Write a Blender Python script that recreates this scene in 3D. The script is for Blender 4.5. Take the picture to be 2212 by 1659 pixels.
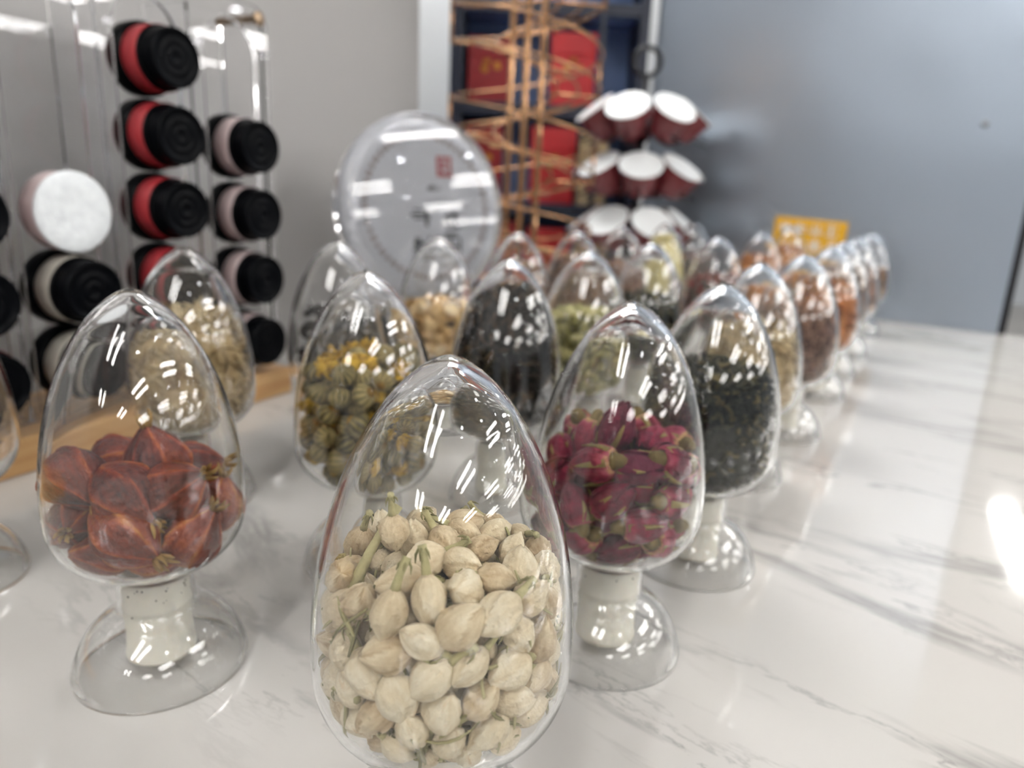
import bpy, bmesh, math, random
import numpy as np
from mathutils import Vector, Matrix, Euler
PI = math.pi
S = bpy.context.scene
for o in list(bpy.data.objects): bpy.data.objects.remove(o)
C = S.collection

# ------------------------------------------------------------------ camera
CAM_H, PITCH, ROLL, F_PX = 0.2046, math.radians(15.053), math.radians(-2.683), 1566.46
cam = bpy.data.cameras.new('camera'); co = bpy.data.objects.new('camera', cam); C.objects.link(co)
cam.sensor_width = 36.0; cam.sensor_fit = 'HORIZONTAL'; cam.lens = 36.0 * F_PX / 2212
cam.clip_start = 0.01; cam.clip_end = 60
fw = Vector((0, math.cos(PITCH), -math.sin(PITCH))); up = Vector((0, math.sin(PITCH), math.cos(PITCH))); rt = Vector((1, 0, 0))
up2 = up * math.cos(ROLL) + rt * math.sin(ROLL); rt2 = rt * math.cos(ROLL) - up * math.sin(ROLL)
M = Matrix((rt2, up2, -fw)).transposed().to_4x4(); M.translation = Vector((0, 0, CAM_H)); co.matrix_world = M
cam.dof.use_dof = True; cam.dof.focus_distance = 0.215; cam.dof.aperture_fstop = cam.lens / 3.1
cam.dof.aperture_blades = 0
S.camera = co
# ------------------------------------------------------------------ world, exposure, sampling
LAMP_L, WORLD_L = 33.0, 0.34
W = bpy.data.worlds.new('world'); S.world = W; W.use_nodes = True
bg = W.node_tree.nodes['Background']; bg.inputs[0].default_value = (0.93, 0.965, 1.0, 1); bg.inputs[1].default_value = WORLD_L
S.view_settings.view_transform = 'Standard'; S.view_settings.look = 'None'; S.view_settings.gamma = 1
S.view_settings.use_curve_mapping = False; S.view_settings.exposure = 0.04
cy = S.cycles
cy.max_bounces = 26; cy.transmission_bounces = 26; cy.glossy_bounces = 8; cy.diffuse_bounces = 4; cy.transparent_max_bounces = 16
cy.caustics_reflective = False; cy.caustics_refractive = True; cy.blur_glossy = 0.4
cy.sample_clamp_indirect = 0.0; cy.sample_clamp_direct = 0.0
cy.use_denoising = True

# room frame: U runs along the counter, N points from the left wall into the room
O2 = Vector((-.333, .4568, 0)); U = Vector((.4396, .8982, 0)); N = Vector((.8982, -.4396, 0))
def ST(s, off, z): return O2 + U * s + N * off + Vector((0, 0, z))
YAW_U = math.atan2(U.y, U.x)

# ------------------------------------------------------------------ material helpers
def new_mat(name):
    m = bpy.data.materials.new(name); m.use_nodes = True
    nt = m.node_tree; return m, nt, nt.nodes['Principled BSDF']
def lin(c):
    if isinstance(c, str):
        c = [int(c[i:i+2], 16) / 255 for i in (0, 2, 4)]
        c = [x / 12.92 if x <= .04045 else ((x + .055) / 1.055) ** 2.4 for x in c]
    return (c[0], c[1], c[2], 1)
def plain(name, c, rough=.5, metal=0, var=.06, scale=40, spec=.5, coat=0, bump=0, bscale=200, trans=0):
    m, nt, p = new_mat(name); L = nt.links
    tc = nt.nodes.new('ShaderNodeTexCoord'); nz = nt.nodes.new('ShaderNodeTexNoise'); nz.inputs['Scale'].default_value = scale
    nz.inputs['Detail'].default_value = 4
    mx = nt.nodes.new('ShaderNodeMix'); mx.data_type = 'RGBA'; col = lin(c)
    mx.inputs[6].default_value = tuple(x * (1 - var) for x in col[:3]) + (1,)
    mx.inputs[7].default_value = tuple(min(1, x * (1 + var)) for x in col[:3]) + (1,)
    L.new(tc.outputs['Object'], nz.inputs['Vector']); L.new(nz.outputs['Fac'], mx.inputs[0]); L.new(mx.outputs[2], p.inputs['Base Color'])
    p.inputs['Roughness'].default_value = rough; p.inputs['Metallic'].default_value = metal
    p.inputs['Specular IOR Level'].default_value = spec; p.inputs['Coat Weight'].default_value = coat
    if trans: p.inputs['Subsurface Weight'].default_value = trans; p.inputs['Subsurface Radius'].default_value = (.004, .003, .002); p.inputs['Subsurface Scale'].default_value = 1
    if bump:
        b2 = nt.nodes.new('ShaderNodeTexNoise'); b2.inputs['Scale'].default_value = bscale; b2.inputs['Detail'].default_value = 5
        bp = nt.nodes.new('ShaderNodeBump'); bp.inputs['Strength'].default_value = bump; bp.inputs['Distance'].default_value = .001
        L.new(tc.outputs['Object'], b2.inputs['Vector']); L.new(b2.outputs['Fac'], bp.inputs['Height']); L.new(bp.outputs['Normal'], p.inputs['Normal'])
    return m
def toned(name, cols, rough=.6, bump=.5, bscale=900, objvar=False, spec=.3, sub=0.0):
    """colour ramp over a per-piece 'tone' attribute (plus fine noise); objvar mixes in a random tone per object"""
    m, nt, p = new_mat(name); L = nt.links
    at = nt.nodes.new('ShaderNodeAttribute'); at.attribute_name = 'tone'
    tc = nt.nodes.new('ShaderNodeTexCoord'); nz = nt.nodes.new('ShaderNodeTexNoise'); nz.inputs['Scale'].default_value = 260; nz.inputs['Detail'].default_value = 3
    L.new(tc.outputs['Object'], nz.inputs['Vector'])
    a = nt.nodes.new('ShaderNodeMath'); a.operation = 'MULTIPLY_ADD'; a.inputs[1].default_value = .45; a.inputs[2].default_value = -.22
    L.new(nz.outputs['Fac'], a.inputs[0])
    b = nt.nodes.new('ShaderNodeMath'); b.operation = 'ADD'; L.new(at.outputs['Fac'], b.inputs[0]); L.new(a.outputs[0], b.inputs[1])
    src = b
    if objvar:
        oi = nt.nodes.new('ShaderNodeObjectInfo'); c = nt.nodes.new('ShaderNodeMath'); c.operation = 'MULTIPLY_ADD'
        c.inputs[1].default_value = objvar; c.inputs[2].default_value = -objvar / 2; L.new(oi.outputs['Random'], c.inputs[0])
        d = nt.nodes.new('ShaderNodeMath'); d.operation = 'ADD'; L.new(b.outputs[0], d.inputs[0]); L.new(c.outputs[0], d.inputs[1]); src = d
    r = nt.nodes.new('ShaderNodeValToRGB'); L.new(src.outputs[0], r.inputs[0])
    els = r.color_ramp.elements
    while len(els) < len(cols): els.new(.5)
    for i, cc in enumerate(cols): els[i].position = i / (len(cols) - 1); els[i].color = lin(cc)
    L.new(r.outputs[0], p.inputs['Base Color']); p.inputs['Roughness'].default_value = rough; p.inputs['Specular IOR Level'].default_value = spec
    if sub: p.inputs['Subsurface Weight'].default_value = sub; p.inputs['Subsurface Radius'].default_value = (.003, .002, .001); p.inputs['Subsurface Scale'].default_value = 1
    b2 = nt.nodes.new('ShaderNodeTexNoise'); b2.inputs['Scale'].default_value = bscale; b2.inputs['Detail'].default_value = 4
    bp = nt.nodes.new('ShaderNodeBump'); bp.inputs['Strength'].default_value = bump; bp.inputs['Distance'].default_value = .0012
    L.new(tc.outputs['Object'], b2.inputs['Vector']); L.new(b2.outputs['Fac'], bp.inputs['Height']); L.new(bp.outputs['Normal'], p.inputs['Normal'])
    return m
def glassy(name, col, ior=1.46):
    m = bpy.data.materials.new(name); m.use_nodes = True; nt = m.node_tree
    nt.nodes.remove(nt.nodes['Principled BSDF']); g = nt.nodes.new('ShaderNodeBsdfGlass')
    g.inputs['Color'].default_value = col; g.inputs['Roughness'].default_value = 0; g.inputs['IOR'].default_value = ior
    nt.links.new(g.outputs[0], nt.nodes['Material Output'].inputs['Surface']); return m
def emit(name, c, s):
    m = bpy.data.materials.new(name); m.use_nodes = True; nt = m.node_tree
    nt.nodes.remove(nt.nodes['Principled BSDF']); g = nt.nodes.new('ShaderNodeEmission')
    g.inputs[0].default_value = lin(c); g.inputs[1].default_value = s
    nt.links.new(g.outputs[0], nt.nodes['Material Output'].inputs['Surface']); return m

def marble_mat():
    m, nt, p = new_mat('white_marble'); L = nt.links
    tc = nt.nodes.new('ShaderNodeTexCoord'); mp = nt.nodes.new('ShaderNodeMapping')
    mp.inputs['Scale'].default_value = (2.4, 10, 1)
    mr = nt.nodes.new('ShaderNodeMapping'); mr.inputs['Rotation'].default_value = (0, 0, math.radians(36)); L.new(tc.outputs['Object'], mr.inputs['Vector']); L.new(mr.outputs[0], mp.inputs['Vector'])
    def vein(scale, seed, width, det=7, dist=1.2):
        mp2 = nt.nodes.new('ShaderNodeMapping'); mp2.inputs['Location'].default_value = (seed, seed * 1.7, seed * .3); L.new(mp.outputs[0], mp2.inputs['Vector'])
        n = nt.nodes.new('ShaderNodeTexNoise'); n.inputs['Scale'].default_value = scale; n.inputs['Detail'].default_value = det; n.inputs['Roughness'].default_value = .62
        n.inputs['Distortion'].default_value = dist; L.new(mp2.outputs[0], n.inputs['Vector'])
        s = nt.nodes.new('ShaderNodeMath'); s.operation = 'SUBTRACT'; s.inputs[1].default_value = .5; L.new(n.outputs['Fac'], s.inputs[0])
        a = nt.nodes.new('ShaderNodeMath'); a.operation = 'ABSOLUTE'; L.new(s.outputs[0], a.inputs[0])
        r = nt.nodes.new('ShaderNodeMapRange'); r.inputs['From Min'].default_value = 0; r.inputs['From Max'].default_value = width
        r.inputs['To Min'].default_value = 1; r.inputs['To Max'].default_value = 0; L.new(a.outputs[0], r.inputs['Value']); return r
    v1 = vein(.9, 3.1, .034, 8, .6); v2 = vein(1.7, 7.7, .013, 8, .6)
    k = nt.nodes.new('ShaderNodeTexNoise'); k.inputs['Scale'].default_value = 1.6; k.inputs['Detail'].default_value = 2; L.new(mp.outputs[0], k.inputs['Vector'])
    kr = nt.nodes.new('ShaderNodeMapRange'); kr.inputs['From Min'].default_value = .47; kr.inputs['From Max'].default_value = .60; L.new(k.outputs['Fac'], kr.inputs['Value'])
    mx = nt.nodes.new('ShaderNodeMath'); mx.operation = 'MAXIMUM'; L.new(v1.outputs[0], mx.inputs[0]); L.new(v2.outputs[0], mx.inputs[1])
    ml = nt.nodes.new('ShaderNodeMath'); ml.operation = 'MULTIPLY'; L.new(mx.outputs[0], ml.inputs[0]); L.new(kr.outputs[0], ml.inputs[1])
    m2 = nt.nodes.new('ShaderNodeMath'); m2.operation = 'MULTIPLY'; m2.inputs[1].default_value = .8; L.new(ml.outputs[0], m2.inputs[0])
    base = nt.nodes.new('ShaderNodeMix'); base.data_type = 'RGBA'; base.inputs[6].default_value = lin('bfbcb8'); base.inputs[7].default_value = lin('c7c5c2')
    c = nt.nodes.new('ShaderNodeTexNoise'); c.inputs['Scale'].default_value = 5; L.new(tc.outputs['Object'], c.inputs['Vector']); L.new(c.outputs['Fac'], base.inputs[0])
    o = nt.nodes.new('ShaderNodeMix'); o.data_type = 'RGBA'; o.inputs[7].default_value = lin('8f8d8b'); L.new(m2.outputs[0], o.inputs[0]); L.new(base.outputs[2], o.inputs[6])
    L.new(o.outputs[2], p.inputs['Base Color']); p.inputs['Roughness'].default_value = .065; p.inputs['Specular IOR Level'].default_value = .42
    return m
def steel_mat():
    m, nt, p = new_mat('brushed_steel'); L = nt.links
    tc = nt.nodes.new('ShaderNodeTexCoord'); n = nt.nodes.new('ShaderNodeTexNoise'); n.inputs['Scale'].default_value = 2.2; n.inputs['Detail'].default_value = 3
    L.new(tc.outputs['Object'], n.inputs['Vector'])
    r = nt.nodes.new('ShaderNodeMapRange'); r.inputs['To Min'].default_value = .27; r.inputs['To Max'].default_value = .38; L.new(n.outputs['Fac'], r.inputs['Value'])
    L.new(r.outputs[0], p.inputs['Roughness']); p.inputs['Metallic'].default_value = 1; p.inputs['Base Color'].default_value = lin('adb8c6')
    n2 = nt.nodes.new('ShaderNodeTexNoise'); n2.inputs['Scale'].default_value = 4; n2.inputs['Detail'].default_value = 1; L.new(tc.outputs['Object'], n2.inputs['Vector'])
    bp = nt.nodes.new('ShaderNodeBump'); bp.inputs['Strength'].default_value = .25; bp.inputs['Distance'].default_value = .02; L.new(n2.outputs['Fac'], bp.inputs['Height']); L.new(bp.outputs[0], p.inputs['Normal'])
    return m
def wood_mat():
    m, nt, p = new_mat('bamboo'); L = nt.links
    tc = nt.nodes.new('ShaderNodeTexCoord'); mp = nt.nodes.new('ShaderNodeMapping'); mp.inputs['Scale'].default_value = (4, 60, 90); L.new(tc.outputs['Object'], mp.inputs['Vector'])
    n = nt.nodes.new('ShaderNodeTexNoise'); n.inputs['Scale'].default_value = 1.5; n.inputs['Detail'].default_value = 5; L.new(mp.outputs[0], n.inputs['Vector'])
    r = nt.nodes.new('ShaderNodeValToRGB'); r.color_ramp.elements[0].color = lin('b98a56'); r.color_ramp.elements[1].color = lin('d9b27e')
    r.color_ramp.elements[0].position = .3; r.color_ramp.elements[1].position = .7
    L.new(n.outputs['Fac'], r.inputs[0]); L.new(r.outputs[0], p.inputs['Base Color']); p.inputs['Roughness'].default_value = .38
    return m

# ------------------------------------------------------------------ object helpers
def link_mesh(name, verts, faces, mat, parent=None, smooth=True, tone=None, loc=None):
    me = bpy.data.meshes.new(name); me.from_pydata([tuple(map(float, v)) for v in verts], [], [tuple(map(int, f)) for f in faces])
    if smooth: me.polygons.foreach_set('use_smooth', [True] * len(me.polygons))
    if tone is not None:
        a = me.attributes.new('tone', 'FLOAT', 'POINT'); a.data.foreach_set('value', np.asarray(tone, dtype=np.float32))
    if mat: me.materials.append(mat)
    me.update()
    o = bpy.data.objects.new(name, me); C.objects.link(o)
    if parent is not None: o.parent = parent
    if loc is not None: o.location = loc
    return o
def from_bm(name, bm, mat, parent=None, smooth=False, loc=None):
    bmesh.ops.recalc_face_normals(bm, faces=bm.faces)
    me = bpy.data.meshes.new(name); bm.to_mesh(me); bm.free()
    if smooth: me.polygons.foreach_set('use_smooth', [True] * len(me.polygons))
    if mat: me.materials.append(mat)
    o = bpy.data.objects.new(name, me); C.objects.link(o)
    if parent is not None: o.parent = parent
    if loc is not None: o.location = loc
    return o
def tag(o, label=None, cat=None, group=None, kind=None):
    if label: o['label'] = label
    if cat: o['category'] = cat
    if group: o['group'] = group
    if kind: o['kind'] = kind
    return o
def thing(name, label, cat, loc=(0, 0, 0), rotz=0, group=None):
    o = bpy.data.objects.new(name, None); C.objects.link(o); o.empty_display_size = .02
    o.location = loc; o.rotation_euler = (0, 0, rotz); return tag(o, label, cat, group)
def copy_child(ch, parent):
    c = ch.copy(); C.objects.link(c); c.parent = parent
    return c
def bm_box(bm, x0, x1, y0, y1, z0, z1, bevel=0.0, seg=2):
    r = bmesh.ops.create_cube(bm, size=1)
    for v in r['verts']:
        v.co = Vector(((x0 + x1) / 2 + v.co.x * (x1 - x0), (y0 + y1) / 2 + v.co.y * (y1 - y0), (z0 + z1) / 2 + v.co.z * (z1 - z0)))
    if bevel:
        es = list({e for v in r['verts'] for e in v.link_edges})
        bmesh.ops.bevel(bm, geom=es, offset=bevel, segments=seg, affect='EDGES', profile=.5)
def box(name, dims, mat, parent=None, bevel=0.0, loc=None):
    bm = bmesh.new(); bm_box(bm, *dims, bevel=bevel); return from_bm(name, bm, mat, parent, loc=loc)
def lathe_data(prof, seg=48, closed=False):
    """prof: list of (r, z); r == 0 gives a pole. closed joins the last point to the first."""
    V, Fc, rows = [], [], []
    for r, z in prof:
        if r <= 1e-9: rows.append([len(V)]); V.append((0, 0, z))
        else:
            rows.append(list(range(len(V), len(V) + seg)))
            for k in range(seg):
                a = 2 * PI * k / seg; V.append((r * math.cos(a), r * math.sin(a), z))
    n = len(rows)
    for i in range(n if closed else n - 1):
        A, B = rows[i], rows[(i + 1) % n]
        if len(A) == 1 and len(B) == 1: continue
        for k in range(seg):
            k2 = (k + 1) % seg
            if len(A) == 1: Fc.append((A[0], B[k2], B[k]))
            elif len(B) == 1: Fc.append((A[k], A[k2], B[0]))
            else: Fc.append((A[k], A[k2], B[k2], B[k]))
    return V, Fc
def lathe(name, prof, mat, parent=None, seg=48, closed=False, smooth=True, loc=None):
    V, Fc = lathe_data(prof, seg, closed); bm = bmesh.new(); vs = [bm.verts.new(v) for v in V]
    for f in Fc: bm.faces.new([vs[i] for i in f])
    return from_bm(name, bm, mat, parent, smooth, loc)
def tube_data(pts, rad, sides=6, closed=False):
    pts = [Vector(p) for p in pts]; V, Fc = [], []; n = len(pts)
    nrm = None
    for i, p in enumerate(pts):
        t = (pts[(i + 1) % n] - pts[i - 1]) if closed else (pts[min(i + 1, n - 1)] - pts[max(i - 1, 0)])
        t.normalize()
        if nrm is None:
            nrm = t.cross(Vector((0, 0, 1)) if abs(t.z) < .9 else Vector((1, 0, 0)))
        nrm = (nrm - t * nrm.dot(t)).normalized(); b = t.cross(nrm)
        r = rad[i] if hasattr(rad, '__len__') else rad
        for k in range(sides):
            a = 2 * PI * k / sides; V.append(p + nrm * (r * math.cos(a)) + b * (r * math.sin(a)))
    for i in range(n if closed else n - 1):
        j = (i + 1) % n
        for k in range(sides):
            k2 = (k + 1) % sides; Fc.append((i * sides + k, i * sides + k2, j * sides + k2, j * sides + k))
    if not closed:
        Fc.append(tuple(range(sides - 1, -1, -1))); Fc.append(tuple((n - 1) * sides + k for k in range(sides)))
    return V, Fc
def tube(name, pts, rad, mat, parent=None, sides=6, closed=False):
    V, Fc = tube_data(pts, rad, sides, closed); return link_mesh(name, V, Fc, mat, parent)
def merge(lst):
    V, Fc, T = [], [], []
    for v, f, t in lst:
        b = len(V); V.extend(v); Fc.extend([tuple(i + b for i in q) for q in f]); T.extend([t] * len(v) if not hasattr(t, '__len__') else t)
    return V, Fc, T

# ------------------------------------------------------------------ materials
MARBLE = marble_mat(); STEEL = steel_mat(); BAMBOO = wood_mat()
GREYWALL = plain('grey_wall_paint', 'aaa8a7', .75, var=.02, scale=6)
WHITEWALL = plain('white_wall_paint', 'e0e3e6', .7, var=.02, scale=6)
CEIL = plain('ceiling_white', 'e4e4e4', .85, var=.02, scale=4)
FLOORM = plain('floor_tile_grey', 'bdbab5', .35, var=.05, scale=3)
CARCASS = plain('counter_white', 'd5d3cf', .5, var=.03)
GLASS = glassy('clear_glass', (.998, 1, .999, 1), 1.45)
ACRYL = glassy('clear_acrylic', (.994, .995, .998, 1), 1.40)
SILICONE = plain('milky_silicone', 'e0dcd0', .42, var=.05, scale=300, trans=.15)
TIN = plain('black_tin', '060709', .3, var=.2, spec=.05)
LIDM = plain('black_lid_plastic', '07080b', .3, var=.2, spec=.05)
REDBAND = plain('red_label_paper', '9b2a30', .45, var=.1)
PALEBAND = plain('pale_pink_label_paper', 'c9b7b7', .4, var=.08, scale=90)
SILVERBAND = plain('silver_label_paper', 'b9b5ab', .4, var=.08)
FROST = plain('crinkled_white_foil', 'e6eaf0', .3, var=.2, scale=140, bump=1.0, bscale=260)
ROSEGOLD = plain('rose_gold_wire', 'b8906c', .22, metal=1, var=.05)
NAVY = plain('navy_lacquer', '141c30', .4, var=.1)
BLUE = plain('mid_blue_panel', '6c88ba', .5, var=.08, scale=8)
REDBOX = plain('red_gift_card', 'c01820', .4, var=.12, scale=25)
DARKRED = plain('deep_red_gift_card', '8d0f18', .4, var=.12, scale=25)
GOLD = plain('gold_foil', 'c98a3a', .35, metal=.7, var=.2, scale=120)
BEIGE = plain('beige_card', 'c2aa84', .6, var=.06)
BLACKMETAL = plain('black_metal', '0d0f16', .38, var=.1)
PODCUP = plain('dark_red_pod_plastic', '7a3438', .35, var=.15)
PODLID = plain('white_pod_foil', 'eef1f2', .35, var=.03, bump=.2)
YELLOW = plain('yellow_sign_card', 'e3ad1f', .45, var=.04)
WHITEINK = plain('white_ink', 'f1efe6', .6, var=.02)
CASE = glassy('clear_plastic_case', (.993, .994, .999, 1), 1.36)
PAPER = plain('white_cotton_paper', 'eceef4', .8, var=.07, scale=30, bump=.4, bscale=120)
INK = plain('grey_black_ink', '4a4c55', .7, var=.1)
SEALRED = plain('red_seal_ink', 'c4666a', .7, var=.1)
BROWNINK = plain('brown_ring_ink', 'b0a3a2', .7, var=.15)
SPECK = plain('dark_dust', '3a2418', .8)
SCREW = plain('steel_screw', '8d9094', .3, metal=1)
LAMPHOUSE = plain('lamp_housing_white', 'e0e0e0', .5)
LAMP = emit('lamp_diffuser', (1.0, 0.98, 0.95), LAMP_L)
CREAM = toned('jasmine_petal', ['8a6f48', 'bea886', 'd8c8a8', 'e4d9c0', 'cbaa7c'], .6, 1.0, 420, objvar=.42)
JSTEM = toned('jasmine_stem', ['75704a', 'a39c6c', 'bdb48a'], .7, .4)
ROSE = toned('rose_petal', ['c2a268', 'a04a5a', '851a38', '5c0f2a', '420a20'], .6, .9, 450, objvar=.25)
CALYX = toned('rose_calyx', ['54441f', '786638', '94824f'], .65, .4, objvar=.3)
POD = toned('gardenia_skin', ['2a110d', '5c2417', '7c321e', '9f5226', 'b87a38'], .42, 1.0, 380, objvar=.3, spec=.4)
PODCROWN = toned('gardenia_crown', ['5a4320', '8d6a34', 'a98a50'], .6, .4)
MUM = toned('chrysanthemum_petal', ['2f2b1c', '5f5736', '8a7a4c', 'a3915f'], .65, .5, 700, objvar=.5)
MUMYEL = toned('chrysanthemum_yellow', ['7a5a18', 'b08a24', 'd6b03c'], .65, .5, objvar=.4)
LILY = toned('lily_petal', ['c49a5e', 'e0c08c', 'efdcb8'], .6, .4, objvar=.6)
FUNGUS = toned('black_dried', ['0f0d0c', '1f1a18', '3a2f2a'], .45, .6, objvar=.4, spec=.5)
GREENBUD = toned('olive_bud', ['6f6a3c', 'a19a62', 'c9c08e'], .65, .4, objvar=.6)
TAN = toned('tan_curls', ['806a44', 'ab936a', 'c9b48a', 'd8c8a4'], .65, .3)
BLACKTEA = toned('black_tea_leaf', ['0b0908', '1c1612', '2f241b', '5c452c'], .6, .3, spec=.25)
GREENTEA = toned('dark_green_tea', ['0f120c', '22261a', '3c3c28', '6b5e38'], .6, .3, spec=.25)
BROWNTEA = toned('brown_flakes', ['3d2a1e', '6d4c34', '96704c', 'b8966c'], .6, .3)
FIBRE = toned('reddish_fibre', ['4a342a', '7d5844', 'a98068', 'c9a68c'], .6, .3)
ORANGE = toned('orange_slices', ['8d4f26', 'b8743c', 'd89c5c'], .55, .3)
PALEY = toned('pale_yellow_buds', ['b8a868', 'd6c98c', 'e6dcb0'], .6, .3)
MIXRED = toned('grey_brown_mix', ['4c4640', '6f655c', '8d4a3a', 'a02a2a'], .6, .3)

# ------------------------------------------------------------------ the setting
def struct(o): o['kind'] = 'structure'; return o
def slab(name, poly, z0, z1, mat, parent=None):
    bm = bmesh.new(); a = [bm.verts.new((p[0], p[1], z0)) for p in poly]; b = [bm.verts.new((p[0], p[1], z1)) for p in poly]
    n = len(poly); bm.faces.new(a[::-1]); bm.faces.new(b)
    for i in range(n): bm.faces.new((a[i], a[(i + 1) % n], b[(i + 1) % n], b[i]))
    return from_bm(name, bm, mat, parent)
FLOOR_Z, CEIL_Z = -.9, 1.85
WL = Vector((-.287, .881, 0)); WU = Vector((.475, .88, 0)); WN = Vector((.88, -.475, 0))
SP = Vector((.681, 1.349, 0)); SV = Vector((.84, -.545, 0)); SNRM = Vector((-.545, -.84, 0)).normalized()
def wl(a, n=0): return WL + WU * a + WN * n
def sw(b, n=0): return SP + SV * b + SNRM * n
struct(slab('floor', [(-8, -8), (13, -8), (13, 9), (-8, 9)], FLOOR_Z - .05, FLOOR_Z, FLOORM))
struct(slab('ceiling', [(-8, -8), (13, -8), (13, 9), (-8, 9)], CEIL_Z, CEIL_Z + .05, CEIL))
struct(slab('wall_left', [wl(-4), wl(.277), wl(.277, -.45), wl(-4, -.45)], FLOOR_Z, CEIL_Z, GREYWALL))
struct(slab('wall_back', [(-1.2, 2.02), (.9, 2.02), (.9, 2.1), (-1.2, 2.1)], FLOOR_Z, CEIL_Z, WHITEWALL))
sb0, sb1 = -.497, .185
swall = struct(slab('wall_right', [sw(sb0), sw(sb1), sw(sb1, -.04), sw(sb0, -.04)], FLOOR_Z, CEIL_Z, STEEL))
struct(slab('trim_1', [sw(sb1), sw(sb1 + .012), sw(sb1 + .012, -.03), sw(sb1, -.03)], FLOOR_Z, CEIL_Z, BLACKMETAL))
# the counter: marble worktop on a white carcass
cpoly = [wl(-2.2, .002), wl(.74, .002), sw(-.43, .004), sw(1.0, .004), sw(1.0, 2.0)]
worktop = slab('worktop', cpoly, -.03, 0, MARBLE); tag(worktop, 'white marble worktop with grey veins carrying the glass eggs', 'worktop')
cc = sum((p for p in cpoly), Vector()) / 5
inner = [cc + (p - cc) * .96 for p in cpoly]
tag(slab('counter_cabinet', inner, FLOOR_Z, -.03, CARCASS), 'white cabinet under the marble worktop', 'cabinet')
# ceiling strip lamps in rows along the counter
lamp0 = None
def strip_lamp(s, off, label):
    global lamp0
    p = ST(s, off, CEIL_Z)
    t = thing('ceiling_light', label, 'ceiling light', p, YAW_U, 'strip lights on the ceiling')
    if lamp0 is None:
        h = box('housing', (-.62, .62, -.07, .07, -.05, 0), LAMPHOUSE, t, .004); d = box('diffuser', (-.6, .6, -.06, .06, -.062, -.0502), LAMP, t, .004); lamp0 = (h, d)
    else:
        for ch in lamp0: copy_child(ch, t)
for off, s_list in ((.25, (-4.3, -1.55)), (.65, (-4.3, -1.55)), (1.53, (4.9,)), (2.5, (-4.3, -1.7, .9, 3.5)), (2.9, (-4.3, -1.7, .9, 3.5)),
                    (4.5, (-3.0, -.4, 2.2, 4.8)), (4.9, (-3.0, -.4, 2.2, 4.8)), (6.4, (-1.0, 1.6, 4.2, 6.8)), (6.8, (-1.0, 1.6, 4.2, 6.8)), (8.6, (2.4, 3.7, 5.0, 6.3, 7.6)), (9.0, (2.4, 3.7, 5.0, 6.3, 7.6))):
    for s_ in s_list: strip_lamp(s_, off, 'long white strip light on the ceiling of the shop')
SPOT = emit('spot_lens', (.93, .96, 1.0), 70)
spot0 = None
for off in (1.6, 3.7, 5.7, 7.6):
    for s_ in (-.8, .5, 1.8, 3.1, 4.4, 5.7, 6.9, 8.0)[:4 if off < 2 else 8]:
        t = thing('downlight', 'small round downlight in the shop ceiling', 'ceiling light', ST(s_, off, CEIL_Z), 0, 'downlights in the ceiling')
        if spot0 is None:
            spot0 = (lathe('bezel', [(.052, 0), (.07, 0), (.072, -.006), (.066, -.012), (.054, -.010)], LAMPHOUSE, t, 24, True), lathe('lens', [(0, -.004), (.050, -.004), (.051, -.002), (.050, 0), (0, 0)], SPOT, t, 24))
        else:
            for ch in spot0: copy_child(ch, t)
t = thing('ceiling_light', 'added unseen strip light brightening the recess beyond the grey wall', 'ceiling light', (-.15, 1.45, CEIL_Z), .1, 'strip lights on the ceiling')  # added lamp, only there to brighten the white wall in the recess
for ch in lamp0: copy_child(ch, t)
t = thing('ceiling_light', 'second added unseen strip light brightening the recess beyond the grey wall', 'ceiling light', (-.5, 1.62, CEIL_Z), .1, 'strip lights on the ceiling')  # another added lamp, puts more light on the recess wall
for ch in lamp0: copy_child(ch, t)
# ------------------------------------------------------------------ the glass egg jars
R, Z0, Z1, TW = .0375, .0448, .1621, .2675
ZW = Z0 + TW * (Z1 - Z0)
def r_out(z):
    if z < ZW:
        s = (ZW - z) / (ZW - Z0); return R * max(0, 1 - min(1, s) ** 2.6) ** .5
    s = (z - ZW) / (Z1 - ZW); return R * max(0, 1 - min(1, s) ** 2.05) ** .63
outer = []
for i in range(41):                       # apex -> widest
    s = math.cos(i / 40 * PI / 2); z = ZW + s * (Z1 - ZW); outer.append((r_out(z) if i else 0.0, z))
for i in range(1, 31):                    # widest -> neck
    s = math.sin(i / 30 * PI / 2); z = ZW - s * (ZW - Z0); r = r_out(z)
    if r > .0168: outer.append((r, z))
po = np.array(outer); tg = np.gradient(po, axis=0); tg /= np.linalg.norm(tg, axis=1)[:, None]
nin = np.stack([tg[:, 1], -tg[:, 0]], 1)   # inward normal (towards the axis / down at the apex)
nin[0] = (0, -1)
frac = (po[:, 1] - Z0) / (Z1 - Z0)
thick = .0011 + .0022 * np.clip((frac - .86) / .14, 0, 1) ** 1.5 + .0004 * np.clip((.2 - frac) / .2, 0, 1)
pin = po + nin * thick[:, None]; pin[0, 0] = 0
INNER = pin[pin[:, 0] > .0125]             # inner wall, used for packing
INNER = np.vstack([pin[:1], pin[1:]]); INNER = INNER[(INNER[:, 0] > .0130) | (INNER[:, 1] > .1)]
FOOT_OUT = [(.0157, Z0 + .0004), (.0151, Z0 - .0008), (.0150, .0400), (.0150, .0320), (.0156, .0300), (.0163, .0286), (.0190, .0268), (.0232, .0238), (.0275, .0193), (.0308, .0142), (.0331, .0085), (.0344, .0042), (.0348, .0022), (.0345, .0006), (.0336, 0)]
FOOT_IN = [(.0328, .0005), (.0330, .0024), (.0323, .0066), (.0300, .0132), (.0267, .0183), (.0225, .0227), (.0184, .0256), (.0160, .0273), (.0147, .0288), (.0138, .0310), (.0137, .0400), (.0136, Z0 + .0006)]
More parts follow.
